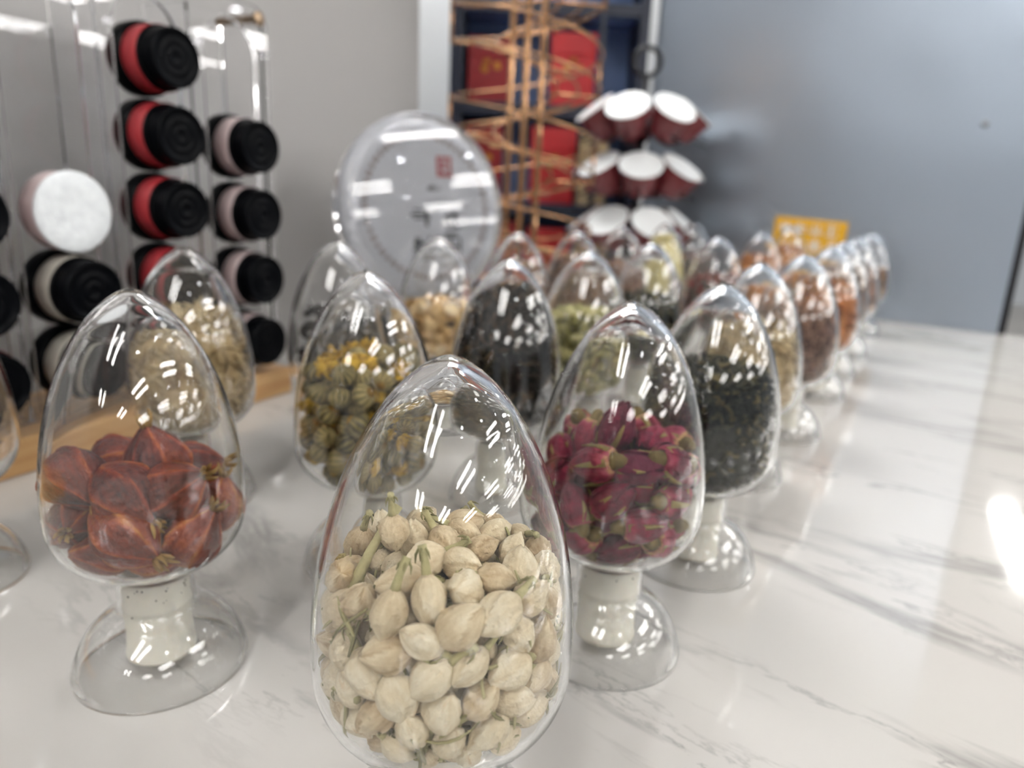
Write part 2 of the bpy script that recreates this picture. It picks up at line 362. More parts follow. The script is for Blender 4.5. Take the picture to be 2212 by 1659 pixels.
bulb_prof = [tuple(p) for p in po] + FOOT_OUT + FOOT_IN + [tuple(p) for p in INNER[::-1]]
def make_bulb(seg=80):
    V, Fc = lathe_data(bulb_prof, seg)
    V2 = []; nf = len(FOOT_OUT) + len(FOOT_IN)
    first_in = 1 + (len(po) - 1 + nf) * seg
    for i, (x, y, z) in enumerate(V):
        if i >= first_in and z < Z1 - .004:
            a = math.atan2(y, x); w = .00010 * math.sin(2 * a + z * 60) + .00005 * math.sin(3 * a - z * 120 + 1.0)
            r = math.hypot(x, y); k = (r - .0003 - w * min(1, (r / .02))) / max(r, 1e-6); V2.append((x * k, y * k, z))
        else: V2.append((x, y, z))
    bm = bmesh.new(); vs = [bm.verts.new(v) for v in V2]
    for f in Fc: bm.faces.new([vs[i] for i in f])
    return bm
plug_prof = [(0, .0440), (.0118, .0440), (.0128, .0433), (.0130, .0395), (.0128, .0330), (.0133, .0318), (.0133, .0302), (.0126, .0290), (.0131, .0272), (.0130, .0180), (.0134, .0110), (.0139, .0084), (.0137, .0072), (.011, .0070), (0, .0070)]
JP = {}
def jar(x, y, label, rot):
    t = thing('egg_jar', label, 'jar', (x, y, 0), rot, 'glass egg jars on the counter')
    if not JP:
        JP['b'] = from_bm('glass_body', make_bulb(), GLASS, t, True)
        JP['p'] = lathe('stopper', plug_prof, SILICONE, t, 40); JP['p']['label'] = 'milky white silicone stopper'
    else:
        for k in 'bp': copy_child(JP[k], t)
    return t

# ------------------------------------------------------------------ packing helpers (jar space)
pw = INNER[INNER[:, 1] < Z1 - .004]
zz = np.linspace(Z0 + .0012, Z1 - .004, 260); rr = np.interp(zz, pw[::-1, 1], pw[::-1, 0]) - .0008
zb = np.full(20, Z0 + .0012); rb_ = np.linspace(0, rr[0], 20)
WALLP = np.vstack([np.stack([rb_, zb], 1), np.stack([rr, zz], 1)])
wn = np.gradient(np.stack([rr, zz], 1), axis=0); wn /= np.linalg.norm(wn, axis=1)[:, None]
WALLN = np.vstack([np.tile([0., 1.], (20, 1)), np.stack([-wn[:, 1], wn[:, 0]], 1)])
def wall_dist(P):
    rho = np.hypot(P[:, 0], P[:, 1]); q = np.stack([rho, P[:, 2]], 1)
    d = q[:, None, :] - WALLP[None]; i = (d ** 2).sum(2).argmin(1)
    dd = ((q - WALLP[i]) * WALLN[i]).sum(1); n = WALLN[i]
    rs = np.maximum(rho, 1e-6)
    n3 = np.stack([P[:, 0] / rs * n[:, 0], P[:, 1] / rs * n[:, 0], n[:, 1]], 1)
    return dd, n3
def ztop(P, zf, bump, tilt=(0, 0)):
    rho2 = (P[:, 0] ** 2 + P[:, 1] ** 2) / R ** 2
    return zf + bump * (1 - rho2) + P[:, 0] * tilt[0] + P[:, 1] * tilt[1]
def settle(n, r, zf, bump, shell, seed, iters=260, start=None, tilt=(0, 0)):
    rng = np.random.default_rng(seed); rad = r if hasattr(r, '__len__') else np.full(n, r); rad = np.asarray(rad)
    if start is None:
        P = np.empty((0, 3))
        while len(P) < n:
            q = rng.uniform([-R, -R, Z0], [R, R, zf + bump], (4000, 3)); d, _ = wall_dist(q); zt = ztop(q, zf, bump, tilt)
            ok = (d > rad.mean()) & (q[:, 2] < zt - rad.mean()) & ((d < shell) | (q[:, 2] > zt - shell)); P = np.vstack([P, q[ok]])
        P = P[:n].copy()
    else: P = np.array(start, float)
    for it in range(iters):
        D = P[:, None] - P[None]; L = np.sqrt((D ** 2).sum(2)) + 1e-9; ov = np.maximum(0, (rad[:, None] + rad[None]) - L); np.fill_diagonal(ov, 0)
        P += .45 * (D / L[:, :, None] * ov[:, :, None]).sum(1) * .6
        if start is None:
            zt = ztop(P, zf, bump, tilt); over = np.maximum(0, P[:, 2] + rad - zt); P[:, 2] -= over * .5
            d, nn = wall_dist(P); deep = np.maximum(0, np.minimum(d - shell, zt - shell - P[:, 2])); P -= nn * (deep * .5)[:, None]
        d, nn = wall_dist(P); P += nn * np.maximum(0, rad - d)[:, None]
    return P
def lump(zf, bump, inset, seed, tilt=(0, 0), nz=14, na=28):
    """the dense heart of a heap: the inner wall moved in, with an uneven top"""
    rng = random.Random(seed); ph = [rng.uniform(0, 6) for _ in range(6)]; V, Fc = [], []
    zl = zf - inset
    for i in range(nz + 1):
        f = i / nz; z = Z0 + .003 + (zl - Z0 - .003) * f
        r0 = float(np.interp(z, zz, rr)) - inset
        for k in range(na):
            a = 2 * PI * k / na; w = 1 + .05 * math.sin(3 * a + ph[0] + 9 * f) + .04 * math.sin(7 * a + ph[1] - 14 * f) + .03 * math.sin(11 * a + 20 * f + ph[2])
            r = max(.002, r0 * w); r = min(r, r0 + inset * .5); V.append((r * math.cos(a), r * math.sin(a), z + (r * math.cos(a) * tilt[0] + r * math.sin(a) * tilt[1]) * f))
    for i in range(nz):
        for k in range(na):
            k2 = (k + 1) % na; Fc.append((i * na + k, i * na + k2, (i + 1) * na + k2, (i + 1) * na + k))
    top = len(V); V.append((0, 0, zl + bump)); bot = len(V); V.append((0, 0, Z0 + .002))
    for k in range(na):
        k2 = (k + 1) % na; Fc.append((nz * na + k, nz * na + k2, top)); Fc.append((k2, k, bot))
    return V, Fc
def curl(rng, L, w, kink, seg=6):
    """one shred: a three-sided twisted bar bent along a random path"""
    p = Vector((0, 0, 0)); d = Vector((1, 0, 0)); ax = Vector((rng.gauss(0, 1), rng.gauss(0, 1), rng.gauss(0, 1))).normalized(); pts = [p.copy()]
    k = kink * rng.uniform(.4, 1.3)
    for i in range(seg):
        d = (Matrix.Rotation(k, 3, ax) @ d); ax = (ax + Vector((rng.gauss(0, .3), rng.gauss(0, .3), rng.gauss(0, .3)))).normalized(); p = p + d * (L / seg); pts.append(p.copy())
    c = sum(pts, Vector()) / len(pts); pts = [q - c for q in pts]
    return tube_data(pts, [w * (.35 + .65 * math.sin(PI * (i + .6) / (seg + 1.2))) for i in range(seg + 1)], 3)
def stuff_heap(jx, jy, name, label, cat, mat, zf, bump, n, L, w, kink, seed, tilt=(0, 0), with_lump=True, depth=.006, coretone=.2, seg=6):
    rng = random.Random(seed); nrg = np.random.default_rng(seed); P = np.empty((0, 3))
    while len(P) < n:
        q = nrg.uniform([-R, -R, Z0], [R, R, zf + abs(bump) + .02], (8000, 3)); d, _ = wall_dist(q); zt = ztop(q, zf, bump, tilt)
        ok = (d > w * 1.5) & (q[:, 2] < zt) & ((d < depth) | (q[:, 2] > zt - depth)); P = np.vstack([P, q[ok]])
    P = P[:n]; d, nn = wall_dist(P); lst = []
    for i in range(n):
        V, Fc = curl(rng, L * rng.uniform(.6, 1.3), w * rng.uniform(.7, 1.3), kink, seg)
        nv = Vector(nn[i]); tv = Vector((rng.gauss(0, 1), rng.gauss(0, 1), rng.gauss(0, 1))); tv = (tv - nv * tv.dot(nv) * (.85 if d[i] < depth else .3)).normalized()
        q = Vector((1, 0, 0)).rotation_difference(tv); A = np.array([q @ v for v in V]) + P[i]
        for _ in range(2):
            dd, n3 = wall_dist(A); A = A + n3 * np.maximum(0, .0004 - dd)[:, None]
        lst.append(([tuple(a) for a in A], Fc, rng.random()))
    if with_lump:
        V, Fc = lump(zf, bump, depth * .7, seed, tilt); lst.append((V, Fc, coretone))
    V, Fc, T = merge(lst)
    o = link_mesh(name, V, Fc, mat, tone=T, loc=(jx, jy, 0)); return tag(o, label, cat, kind='stuff')

def place(src, parts, name, label, cat, group, jx, jy, p, quat, scale=1.0):
    o = src.copy(); C.objects.link(o); o.location = Vector((jx, jy, 0)) + Vector(p); o.rotation_mode = 'QUATERNION'; o.rotation_quaternion = quat; o.scale = (scale,) * 3
    tag(o, label, cat, group)
    for ch in parts:
        c = ch.copy(); C.objects.link(c); c.parent = o
    return o
PROTOS = []
def proto(o): PROTOS.append(o); return o
def zone(p, lo, hi):
    h = (p[2] - lo) / (hi - lo); lay = 'top' if h > .72 else 'upper' if h > .45 else 'lower' if h > .2 else 'bottom'
    a = math.degrees(math.atan2(p[1], p[0])); side = 'front' if -135 < a < -45 else 'back' if 45 < a < 135 else 'right side' if abs(a) <= 45 else 'left side'
    return lay, side
def drop_protos():
    for o in PROTOS: bpy.data.objects.remove(o)
    PROTOS.clear()

# ---------------------------------------------------------------- jar positions (x, y on the worktop)
JA = [(-.0165, .1845), (.0487, .2987), (.1095, .3825), (.174, .523), (.247, .633), (.330, .775), (.392, .89), (.462, 1.01), (.565, 1.19)]
JB = [(-.1455, .271), (-.0759, .3652), (-.0045, .466), (.055, .566), (.126, .695), (.234, .866), (.346, 1.056)]
JC = [(-.2808, .3271), (-.2017, .4406), (-.1332, .540), (-.069, .64), (.000, .77), (.068, .86), (.144, 1.03), (.235, 1.19), (.302, 1.285), (.497, 1.36)]
JL = {
 JA[0]: 'nearest glass egg jar on a clear foot, two-thirds full of cream jasmine buds',
 JA[1]: 'glass egg jar of crimson rosebuds just right of the jasmine jar',
 JA[2]: 'glass egg jar of dark green rolled tea behind the rosebud jar',
 JA[3]: 'glass egg jar with pale brown flakes, next after the dark green tea jar',
 JA[4]: 'glass egg jar holding reddish brown fibres in the right-hand row',
 JA[5]: 'glass egg jar with orange brown slices behind the fibre jar',
 JA[6]: 'glass egg jar of brown flakes, third from the far end of the outer row',
 JA[7]: 'glass egg jar of tan shreds, second from the far end of the outer row',
 JA[8]: 'farthest glass egg jar of the outer row, half full of rusty brown flakes',
 JB[0]: 'glass egg jar with large red-brown gardenia pods and a speckled stopper',
 JB[1]: 'glass egg jar full of yellow and olive chrysanthemum heads',
 JB[2]: 'glass egg jar heaped nearly to the tip with black tea',
 JB[3]: 'glass egg jar of olive green buds behind the black tea jar',
 JB[4]: 'glass egg jar of blackish green leaves below the pale yellow jar',
 JB[5]: 'glass egg jar of grey-brown leaves with red bits in the middle row',
 JB[6]: 'glass egg jar of orange slices in front of the yellow sign',
 JC[0]: 'glass egg jar cut off by the left picture edge, holding black shrivelled pieces',
 JC[1]: 'glass egg jar of tan curled shreds in front of the pale-labelled tins',
 JC[2]: 'glass egg jar with dark shiny pieces behind the chrysanthemum jar',
 JC[3]: 'glass egg jar of cream curved petals in front of the round tea case',
 JC[4]: 'glass egg jar of golden brown flakes right behind the black tea jar',
 JC[5]: 'glass egg jar of dark brown flakes below the wire spiral stand',
 JC[6]: 'glass egg jar of greyish shreds between wire spiral and pod tree',
 JC[7]: 'glass egg jar of pale yellow buds below the black pod tree',
 JC[8]: 'glass egg jar of greyish leaves under the right side of the pod tree',
 JC[9]: 'glass egg jar of amber pieces touching the yellow sign in view',
}
rj = random.Random(11)
for (x, y), lb in JL.items():
    t = jar(x, y, lb, rj.uniform(0, 6.28) if (x, y) not in (JA[1], JB[0]) else 0)
    if (x, y) in (JA[1], JB[0]):
        bm = bmesh.new(); rg = random.Random(5)
        for k in range(16 if (x, y) == JB[0] else 4):
            a = -PI / 2 + rg.uniform(-.9, 1.0) + (.45 if x < 0 else -.2); z = rg.uniform(.0355, .0425) if k < 14 else rg.uniform(.027, .034); r_ = rg.uniform(.0002, .00045)
            vs = bmesh.ops.create_icosphere(bm, subdivisions=1, radius=r_)['verts']
            for v in vs: v.co += Vector((.0131 * math.cos(a), .0131 * math.sin(a), z))
        from_bm('dust_specks', bm, SPECK, t)

# ---------------------------------------------------------------- jasmine buds
def jasmine_mesh(seed):
    rng = random.Random(seed); na, nz = 36, 13; V, T = [], []; hl, w = .0064, .0047
    tw = rng.uniform(.8, 1.8); ph = rng.uniform(0, 6); k3 = rng.choice((3, 4)); wr = [rng.uniform(0, 6) for _ in range(3)]; open_ = rng.uniform(0, .5)
    for i in range(nz + 1):
        v = i / nz; z = -hl + 2 * hl * v
        r0 = w * (math.sin(PI * min(1, v ** .9)) ** .62 if 0 < v < 1 else 0) * (1 - .12 * (v - .4))
        for k in range(na):
            a = 2 * PI * k / na; f = ((a + tw * v + ph) * k3 / (2 * PI)) % 1
            r = r0 * (1 + .24 * (f - .5) * (v ** .6) + .03 * math.sin(13 * a + 7 * v + wr[0]) + .02 * math.sin(21 * a - 5 * v + wr[2]) + .09 * math.sin(2 * a + wr[1]))
            if i == 0: r = .0012
            if i == nz: r = .0004 + .0009 * open_
            V.append((r * math.cos(a), r * math.sin(a), z + .0005 * math.sin(2 * a + wr[2]) * v)); T.append(.40 + .42 * (f - .35) * v + .10 * v + .05 * math.sin(13 * a + 7 * v + wr[0]))
    Fc = [(i * na + k, i * na + (k + 1) % na, (i + 1) * na + (k + 1) % na, (i + 1) * na + k) for i in range(nz) for k in range(na)]
    Fc += [tuple(range(na - 1, -1, -1)), tuple(nz * na + k for k in range(na))]
    return V, Fc, T
def jasmine_stem(seed):
    rng = random.Random(seed); b = rng.uniform(-.002, .002); L = rng.uniform(.0045, .0085); lst = []
    pts = [(b * (t ** 2), 0, -.0060 - L * t) for t in (0, .25, .5, .75, 1)]
    lst.append((*tube_data(pts, [.0014, .0012, .0010, .0010, .0012], 7), .75))
    for k in range(5):
        a = 2 * PI * k / 5 + rng.uniform(-.3, .3); e = rng.uniform(.0015, .0035)
        lst.append((*tube_data([(b + .0008 * math.cos(a), .0008 * math.sin(a), -.006 - L * .9), (b + .0017 * math.cos(a), .0017 * math.sin(a), -.006 - L * .9 + e * .4), (b + .002 * math.cos(a), .002 * math.sin(a), -.006 - L * .9 + e)], [.0004, .00035, .0001], 4), .25))
    return merge(lst)
jb = [proto(link_mesh('jasmine_bud', *jasmine_mesh(i)[:2], CREAM, tone=jasmine_mesh(i)[2])) for i in range(6)]
js = []
for i in range(6):
    V, Fc, T = jasmine_stem(i); js.append(proto(link_mesh('stem', V, Fc, JSTEM, tone=T)))
jx, jy = JA[0]
P = settle(200, .0051, .1025, .010, .0125, 5)
rng = random.Random(8)
toview = Vector((0 - jx, 0 - jy, 0)).normalized()
itop = int(((P - np.array((-.0135, -.006, .112))) ** 2).sum(1).argmin()); P[itop] = (-.0135, -.006, .1135); d, nn = wall_dist(P)
order = np.argsort(-P[:, 2])
for i in range(len(P)):
    nv = Vector(nn[i]); ax = Vector((rng.gauss(0, 1), rng.gauss(0, 1), rng.gauss(0, 1))).normalized()
    if d[i] < .012: ax = (ax - nv * ax.dot(nv) * .75).normalized()
    if ax.dot(nv) > .0: ax = -ax              # the stem end (-axis) points inwards
    lb = 'cream dried jasmine bud in the %s layer at the %s of the nearest egg' % zone(P[i], .046, .108); sc = rng.uniform(.80, 1.08)
    if i == itop: ax = Vector((.1, .0, -1)).normalized(); lb = 'topmost cream jasmine bud with its short stem pointing straight up'
    q = Vector((0, 0, 1)).rotation_difference(ax) @ Euler((0, 0, rng.uniform(0, 6.28))).to_quaternion()
    k = rng.randrange(6); place(jb[k], [js[rng.randrange(6)]], 'jasmine_bud', lb, 'flower bud', 'jasmine buds in the nearest egg', jx, jy, P[i], q, sc)
stuff_heap(jx, jy, 'stem_litter', 'loose olive stems filling the gaps between jasmine buds', 'dried stems', JSTEM, .098, .008, 260, .016, .0006, .25, 21, depth=.014, with_lump=False)

pl = np.array((-.0262, -.0130, .094)); V, Fc = tube_data([(0, 0, -.0058), (.0003, 0, -.010), (.0002, .0004, -.016), (-.0008, .0008, -.023), (-.0022, .0006, -.031)], [.0016, .0017, .0014, .0011, .0014], 8)
ls = proto(link_mesh('stem', V, Fc, JSTEM, tone=[.75] * len(V)))
place(jb[2], [ls], 'jasmine_bud', 'jasmine bud at the left glass with its long pale stem rising up the wall', 'flower bud', 'jasmine buds in the nearest egg', jx, jy, pl, Vector((0, 0, 1)).rotation_difference(Vector((-.42, -.25, -.87)).normalized()), 1.0)
# ---------------------------------------------------------------- rosebuds
def petal(a0, half, layer, hl, w, tip, rng, nv=9, na=8):
    V, T = [], []; th = .0005
    flare = rng.uniform(0, .16)
    for side in (0, 1):
        for i in range(nv + 1):
            v = i / nv
            for k in range(na + 1):
                s = -1 + 2 * k / na; vv = v * (1 - .16 * abs(s) ** 2.5)
                prof = math.sin(PI * (.12 + .8 * vv) ** .8) ** .85
                r = w * prof * (.80 + .09 * layer) + .0010 * s * layer * .3 + flare * w * max(0, v - .6) * 1.6 - side * th
                a = a0 + s * half * (.55 + .45 * math.sin(PI * min(1, vv + .12)))
                z = -hl + 2 * hl * vv * (.86 + .14 * tip)
                V.append((r * math.cos(a), r * math.sin(a), z)); T.append(.12 + min(1, vv * 4.5) ** .7 * (.46 + .14 * rng.random()) + .1 * (2 - layer))
    m = (nv + 1) * (na + 1); Fc = []
    for i in range(nv):
        for k in range(na):
            q = (i * (na + 1) + k, i * (na + 1) + k + 1, (i + 1) * (na + 1) + k + 1, (i + 1) * (na + 1) + k); Fc.append(q); Fc.append(tuple(m + j for j in q[::-1]))
    rim = [k for k in range(na + 1)] + [i * (na + 1) + na for i in range(1, nv + 1)] + [nv * (na + 1) + k for k in range(na - 1, -1, -1)] + [i * (na + 1) for i in range(nv - 1, 0, -1)]
    for j in range(len(rim)):
        a, b = rim[j], rim[(j + 1) % len(rim)]; Fc.append((a, m + a, m + b, b))
    return V, Fc, T
def rose_mesh(seed):
    rng = random.Random(seed); hl, w = .0118, .0088; lst = []
    V, Fc = lathe_data([(0, -hl)] + [(w * .72 * math.sin(PI * (.12 + .86 * t) ** .85) ** .9, -hl + 2 * hl * .97 * t) for t in np.linspace(.05, .97, 9)] + [(0, hl)], 16); lst.append((V, Fc, .85))
    for layer, cnt in ((1, 4), (2, 5)):
        ph = rng.uniform(0, 6)
        for k in range(cnt): lst.append(petal(ph + 2 * PI * k / cnt + rng.uniform(-.2, .2), rng.uniform(.75, .95), layer, hl, w, rng.uniform(.4, 1.15), rng))
    return merge(lst)
def calyx_mesh(seed):
    rng = random.Random(seed); lst = []; hl = .0118
    V, Fc = lathe_data([(0, -hl - .0062), (.0016, -hl - .006), (.0030, -hl - .0042), (.0036, -hl - .002), (.0042, -hl + .0005), (.0040, -hl + .0022), (0, -hl + .002)], 14); lst.append((V, Fc, .35))
    for k in range(4):
        a = 2 * PI * k / 4 + rng.uniform(-.4, .4); L = rng.uniform(.008, .017); ro = rng.uniform(-.0012, .0004); V = []
        for side in (0, 1):
            for i in range(6):
                t = i / 5; z = -hl + .001 + L * t; r = .0046 + .0046 * math.sin(PI * min(.5, .12 + t * .5)) + ro * t ** 3 - side * .0006; hw = (.0016 * (1 - t) ** .7 + .0003)
                for s in (-1, 1): V.append((r * math.cos(a) - s * hw * math.sin(a), r * math.sin(a) + s * hw * math.cos(a), z - abs(side) * .0002))
        Fc = []
        for i in range(5):
            q = (2 * i, 2 * i + 1, 2 * i + 3, 2 * i + 2); Fc += [q, tuple(12 + j for j in q[::-1]), (2 * i, 2 * i + 2, 14 + 2 * i, 12 + 2 * i), (2 * i + 1, 13 + 2 * i, 15 + 2 * i, 3 + 2 * i)]
        Fc += [(0, 12, 13, 1), (10, 11, 23, 22)]
        lst.append((V, Fc, .55 + .4 * rng.random()))
    return merge(lst)
rbm, rcm = [], []
for i in range(6):
    V, Fc, T = rose_mesh(40 + i); rbm.append(proto(link_mesh('rosebud', V, Fc, ROSE, tone=T)))
    V, Fc, T = calyx_mesh(60 + i); rcm.append(proto(link_mesh('calyx', V, Fc, CALYX, tone=T)))
jx, jy = JA[1]
P = settle(44, .0083, .1015, .010, .020, 15)
rng = random.Random(18); d, nn = wall_dist(P); itop = int(np.argmax(P[:, 2] - .5 * np.abs(P[:, 0])))
P[itop] = (-.004, -.006, .1085)
for i in range(len(P)):
    nv = Vector(nn[i]); ax = Vector((rng.gauss(0, 1), rng.gauss(0, 1), rng.gauss(0, .7))).normalized()
    ax = (ax - nv * ax.dot(nv) * .8).normalized()
    lb = 'dried crimson rosebud in the %s layer at the %s of the rosebud egg' % zone(P[i], .048, .104); sc = rng.uniform(.78, .95)
    if i == itop: ax = Vector((.35, 0, .9)).normalized(); sc = .92; lb = 'topmost deep crimson rosebud standing with its tip upwards'
    pp = np.array(P[i]) + np.array(ax) * .0015; r_ = .0095 * sc
    q = Vector((0, 0, 1)).rotation_difference(ax) @ Euler((0, 0, rng.uniform(0, 6.28))).to_quaternion()
    if d[i] < .012:                                # keep both ends inside the glass
        for _ in range(6):
            E_ = np.array([pp + np.array(ax) * .0105 * sc, pp - np.array(ax) * .0155 * sc]); de, ne = wall_dist(E_); pp = pp + (ne * np.maximum(0, .0028 - de)[:, None]).sum(0) * .7
            dc, nc = wall_dist(pp[None]); pp = pp + nc[0] * max(0, .0084 * sc - dc[0]) * .7
    k = rng.randrange(6); place(rbm[k], [rcm[rng.randrange(6)]], 'rosebud', lb, 'rosebud', 'rosebuds in the second egg', jx, jy, pp, q, sc)

# ---------------------------------------------------------------- gardenia pods
def pod_mesh(seed):
    rng = random.Random(seed); na, nz = 60, 22; V, T = [], []; hl, w = .0175, .0112; ph = rng.uniform(0, 6); tw = rng.uniform(-.3, .3); wr = [rng.uniform(0, 6) for _ in range(4)]
    for i in range(nz + 1):
        v = i / nz; z = -hl + 2 * hl * v
        r0 = w * (math.sin(PI * (.02 + .98 * v) ** .95) ** .8 if i < nz else 0) + .0006; r0 *= 1 + .12 * math.sin(PI * v)
        for k in range(na):
            a = 2 * PI * k / na; rid = abs(math.cos(3 * (a + tw * v + ph + .05 * math.sin(9 * v + wr[1])))) ** 26
            r = r0 * (1 + .12 * rid - .05 * math.sin(5 * a + 6 * v + wr[0]) + .05 * math.sin(2 * a + wr[1] + 3 * v) + .022 * math.sin(17 * a + 9 * v + wr[2]) + .018 * math.sin(29 * a - 14 * v + wr[0]))
            V.append((r * math.cos(a), r * math.sin(a), z + .0006 * math.sin(3 * a + wr[3]))); T.append(.36 + .42 * rid + .14 * math.sin(2 * a + wr[1] + 4 * v) + .08 * math.sin(29 * a - 14 * v + wr[0]) + .25 * max(0, 1 - v / .15))
    Fc = [(i * na + k, i * na + (k + 1) % na, (i + 1) * na + (k + 1) % na, (i + 1) * na + k) for i in range(nz) for k in range(na)]
    Fc += [tuple(range(na - 1, -1, -1)), tuple(nz * na + k for k in range(na))]
    return V, Fc, T
def crown_mesh(seed):
    rng = random.Random(seed); lst = []; hl = .0175
    for k in range(6):
        a = 2 * PI * k / 6 + rng.uniform(-.2, .2); L = rng.uniform(.003, .0065); fl = rng.uniform(.1, .6)
        lst.append((*tube_data([(.0014 * math.cos(a), .0014 * math.sin(a), hl - .001), ((.0022 + fl * L * .5) * math.cos(a), (.0022 + fl * L * .5) * math.sin(a), hl + L * .5), ((.0022 + fl * L) * math.cos(a + .3), (.0022 + fl * L) * math.sin(a + .3), hl + L)], [.0012, .0010, .0003], 5), .3 + .6 * rng.random()))
    return merge(lst)
pm, pc = [], []
for i in range(5):
    V, Fc, T = pod_mesh(80 + i); pm.append(proto(link_mesh('gardenia_pod', V, Fc, POD, tone=T)))
    V, Fc, T = crown_mesh(90 + i); pc.append(proto(link_mesh('crown', V, Fc, PODCROWN, tone=T)))
jx, jy = JB[0]
PODS = [  # start, axis (towards the crown), what sets it apart
 ((-.0205, -.013, .0925), (.75, -.45, -.5), 'orange-tinged gardenia pod at the upper left, its blunt scarred end outwards'),
 ((-.0185, .014, .0905), (.9, .1, .2), 'red-brown gardenia pod seen behind the orange-tinged one'),
 ((.004, .002, .0955), (-.25, .05, .95), 'gardenia pod standing upright with its pointed tip on top of the heap'),
 ((.0005, -.0165, .0875), (.75, -.25, -.55), 'long smooth brown gardenia pod lying slantwise at the middle of the heap'),
 ((.017, .014, .0885), (.8, .2, .15), 'dark gardenia pod half hidden behind the upright pod at the right'),
 ((.021, -.011, .0865), (.8, -.1, .55), 'large dark gardenia pod with its tip raised to the right'),
 ((-.023, -.0135, .0735), (.35, -.9, .1), 'roundish gardenia pod pointing its ribbed end forwards at the left'),
 ((.004, -.0225, .0715), (.85, -.25, -.5), 'gardenia pod with a long pale ridge across the front of the heap'),
 ((.0235, -.0115, .070), (.6, .1, .75), 'long reddish gardenia pod leaning up along the right wall'),
 ((.0265, .006, .076), (.15, .2, .95), 'narrow gardenia pod pressed against the right side of the glass'),
 ((-.0125, -.0145, .0595), (.6, .5, -.2), 'dull gardenia pod at the lower left of the heap'),
 ((.008, -.013, .0585), (.9, .3, .1), 'gardenia pod at the very bottom above the stopper'),
 ((-.020, .012, .070), (.2, .9, .3), 'gardenia pod at the back left of the heap'),
 ((.004, .020, .072), (.9, .1, .3), 'gardenia pod at the back of the heap'),
 ((.006, .010, .059), (.5, .8, .1), 'gardenia pod at the back of the bottom layer'),
]
P = settle(len(PODS), .0090, .1, 0, .02, 3, iters=60, start=[(p[0][0], p[0][1], p[0][2] - .0035) for p in PODS])
for i, (p0, ax, lb) in enumerate(PODS):
    ax = Vector(ax).normalized(); pp = np.array(P[i]); sc = (1.0, .92, 1.04, 1.04, .92, 1.06, .92, 1.06, 1.0, .86, .92, .88, .9, .9, .85)[i] * .86
    for _ in range(8):
        E_ = np.array([pp + np.array(ax) * .019 * sc, pp - np.array(ax) * .0145 * sc]); de, ne = wall_dist(E_); pp = pp + (ne * np.maximum(0, .003 - de)[:, None]).sum(0) * .6
    q = Vector((0, 0, 1)).rotation_difference(ax)
    place(pm[i % 5], [pc[i % 5]], 'gardenia_pod', lb, 'seed pod', 'gardenia pods in the left egg', jx, jy, pp, q, sc)

# ---------------------------------------------------------------- chrysanthemum heads
def mum_mesh(seed):
    rng = random.Random(seed); na, nz = 40, 10; V, T = [], []; w = .0068; nr = rng.choice((10, 11, 12)); tw = rng.uniform(-.5, .5)
    for i in range(nz + 1):
        v = i / nz; th = PI * (.04 + .92 * v); z = -w * .82 * math.cos(th)
        for k in range(na):
            a = 2 * PI * k / na; rib = abs(math.sin(nr / 2 * (a + tw * v))); r = w * math.sin(th) * (.78 + .24 * rib ** .6)
            V.append((r * math.cos(a), r * math.sin(a), z - (.0016 if i == nz else 0))); T.append(.15 + .6 * rib - .12 * (1 - v))
    Fc = [(i * na + k, i * na + (k + 1) % na, (i + 1) * na + (k + 1) % na, (i + 1) * na + k) for i in range(nz) for k in range(na)]
    Fc += [tuple(range(na - 1, -1, -1)), tuple(nz * na + k for k in range(na))]
    return V, Fc, T
def mum_open(seed):
    rng = random.Random(seed); lst = []
    V, Fc = lathe_data([(0, .003), (.002, .0026), (.0034, .001), (.003, -.002), (0, -.004)], 12); lst.append((V, Fc, .75))
    for ring, cnt in ((0, 12), (1, 16)):
        for k in range(cnt):
            a = 2 * PI * k / cnt + rng.uniform(-.2, .2); e = rng.uniform(.1, 1.0) + ring * .3; L = rng.uniform(.005, .0078); pts = []; p = Vector((.0022 * math.cos(a), .0022 * math.sin(a), -.001)); an = e
            for j in range(5): pts.append(p.copy()); p = p + Vector((math.cos(a) * math.cos(an), math.sin(a) * math.cos(an), math.sin(an))) * (L / 4); an += rng.uniform(.05, .45)
            lst.append((*tube_data(pts, [.0007, .0010, .0011, .0009, .0003], 4), .25 + .6 * rng.random()))
    return merge(lst)
mm, my = [], []
for i in range(4):
    V, Fc, T = mum_mesh(120 + i); mm.append(proto(link_mesh('chrysanthemum_head', V, Fc, MUM, tone=T)))
    V, Fc, T = mum_open(130 + i); my.append(proto(link_mesh('chrysanthemum_head', V, Fc, MUMYEL, tone=T)))
yc = [proto(lathe('flower_centre', [(0, .0066), (.0016, .0064), (.0028, .0055), (.0030, .0045), (0, .0040)], MUMYEL, None, 12))]
jx, jy = JB[1]
P = settle(135, .0057, .1195, .003, .014, 25)
rng = random.Random(28); d, nn = wall_dist(P)
for i in range(len(P)):
    ax = Vector((rng.gauss(0, 1), rng.gauss(0, 1), rng.gauss(0, 1))).normalized()
    q = Vector((0, 0, 1)).rotation_difference(ax)
    openf = rng.random() < (.6 if P[i][2] > .110 else .24)
    if openf: place(my[rng.randrange(4)], [], 'chrysanthemum_head', 'opened ragged yellow chrysanthemum head in the %s layer at the %s of its egg' % zone(P[i], .048, .116), 'flower head', 'open yellow chrysanthemums', jx, jy, P[i], q, rng.uniform(.8, .95))
    else: place(mm[rng.randrange(4)], yc if rng.random() < .5 else [], 'chrysanthemum_head', 'closed ribbed olive chrysanthemum head in the %s layer at the %s of its egg' % zone(P[i], .048, .116), 'flower head', 'closed olive chrysanthemums', jx, jy, P[i], q, rng.uniform(.78, .96))

